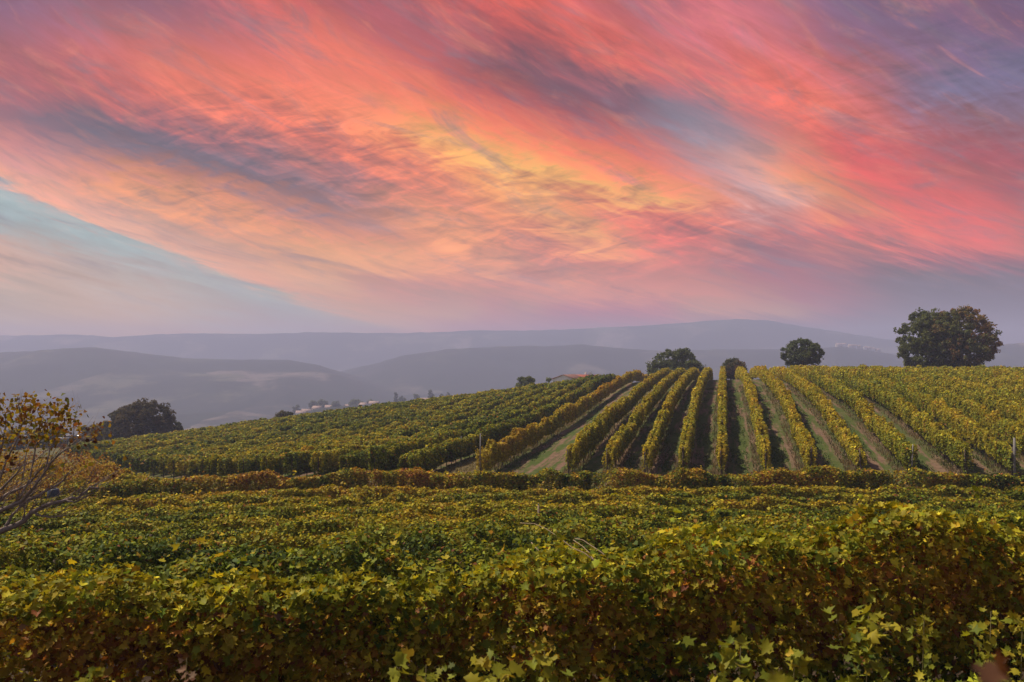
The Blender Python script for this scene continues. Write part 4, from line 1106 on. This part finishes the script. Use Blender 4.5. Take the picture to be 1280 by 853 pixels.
sk = img(672, 634, 30.0); q = MB(); zg = hz(sk[0], 30.0)
so = empty('stake', (float(sk[0]), 30.0, zg)); q.tube([(0, 0, -.2), (0.02, 0, 1.1), (0.03, 0, sk[2]-zg+0.1)], [.04, .037, .033], 7); q.build('shaft', M_CANE, so)
q = MB(); q.tube([(0.03, 0, sk[2]-zg+0.1), (0.03, 0, sk[2]-zg+0.16)], [.034, .012], 7); q.build('tip', M_CANE, so)
tag(so, 'pale wooden stake standing out of the green rows near the centre', 'stake')

# shoots close to the lens at the lower right
def shoot(label, px, py, yv, n, size, tone, spread, seed):
    rs = np.random.default_rng(seed)
    p = img(px, py, yv); root = empty('vine_shoot', (float(p[0]), yv, hz(p[0], yv)))
    hh_ = p[2]-root.location.z
    q = MB(); pts_ = [np.array([math.sin(k)*.02, 0, hh_*k/6]) for k in range(7)]
    q.tube(pts_, [.0045-.0004*k for k in range(7)], 6); q.build('stem', M_GREENCANE, root)
    n = int(n*3.4); f = rs.random(n)**0.6
    c = np.stack([rs.normal(size=n)*spread, rs.normal(size=n)*spread, hh_ - 0.75*(1-f)*(0.5+spread*6) + 0.02], 1)
    nr = rs.normal(size=(n, 3))*0.6 + np.array([-.2, -.5, .8])
    col = pal(tone+0.5*rs.normal(size=n))*(1+0.15*rs.normal(size=(n, 1)))
    ve, lo, si, cc = leaf_arrays(c, nr, 0.52*size*(0.5+0.8*rs.random(n)), col, 'N')
    mesh_obj('leaves', ve, lo, si, M_LEAF, root, cc)
    tag(root, label, 'vine shoot', 'shoots near the camera')
shoot('tallest yellow-green shoot rising at the lower right', 1084, 768, 4.6, 34, .10, 2.4, .07, 1)
shoot('slender shoot with a small leaf tuft right of the tallest shoot', 1153, 768, 4.8, 12, .08, 2.5, .03, 2)
shoot('slender shoot near the lower right corner', 1236, 762, 4.8, 12, .08, 2.5, .04, 3)
shoot('pale shoot at the right picture edge', 1275, 775, 4.7, 14, .08, 2.6, .05, 4)
shoot('leafy shoot at the left end of the lower right shoots', 925, 805, 4.5, 26, .10, 2.4, .09, 5)
shoot('single upright shoot between the lower right clumps', 992, 812, 4.5, 14, .09, 2.5, .04, 6)
shoot('yellow-green leaf cluster at the bottom edge, centre', 620, 818, 4.2, 16, .11, 2.4, .07, 7)
shoot('shoot right of the bottom centre leaf cluster', 682, 812, 4.2, 14, .11, 2.4, .06, 8)
shoot('low leafy shoot left of the bottom centre leaf cluster', 535, 828, 4.2, 22, .11, 2.5, .12, 9)
shoot('small pale shoot tip at the bottom left', 118, 840, 4.0, 8, .09, 2.7, .03, 10)
shoot('dry pinkish shoot tip at the lower left', 238, 820, 4.3, 6, .07, 6.4, .03, 11)
shoot('blurred yellow-green shoot close to the lens at the bottom right', 985, 852, 0.85, 4, .06, 2.6, .02, 12)
shoot('blurred reddish shoot close to the lens in the bottom right corner', 1250, 858, 0.80, 3, .045, 5.9, .012, 13)

# ------------------------------------------------------------------ haze over the valley
m_, t, out = mat('valley haze')
pv = t.node('ShaderNodeVolumePrincipled')
pv.inputs['Color'].default_value = (0.64, 0.70, 1.0, 1)
pv.inputs['Density'].default_value = HAZE_D
pv.inputs['Anisotropy'].default_value = 0.1
t.put(out.inputs['Volume'], pv.outputs[0])
zmin = float(gv[:, 2].min())-1; zmax = float(gv[:, 2].max())+12
q = MB()
X1, Y0, Y1 = 4800.0, -60.0, 4250.0
q.box((0, (Y0+Y1)/2, (zmin+zmax)/2), (2*X1, Y1-Y0, zmax-zmin))
hz_o = q.build('haze', m_); tag(hz_o, 'pale blue haze filling the valley', 'haze', kind='stuff')
print('HAZE', zmin, zmax, 'polys', sum(len(o.data.polygons) for o in bpy.data.objects if o.type == 'MESH'))
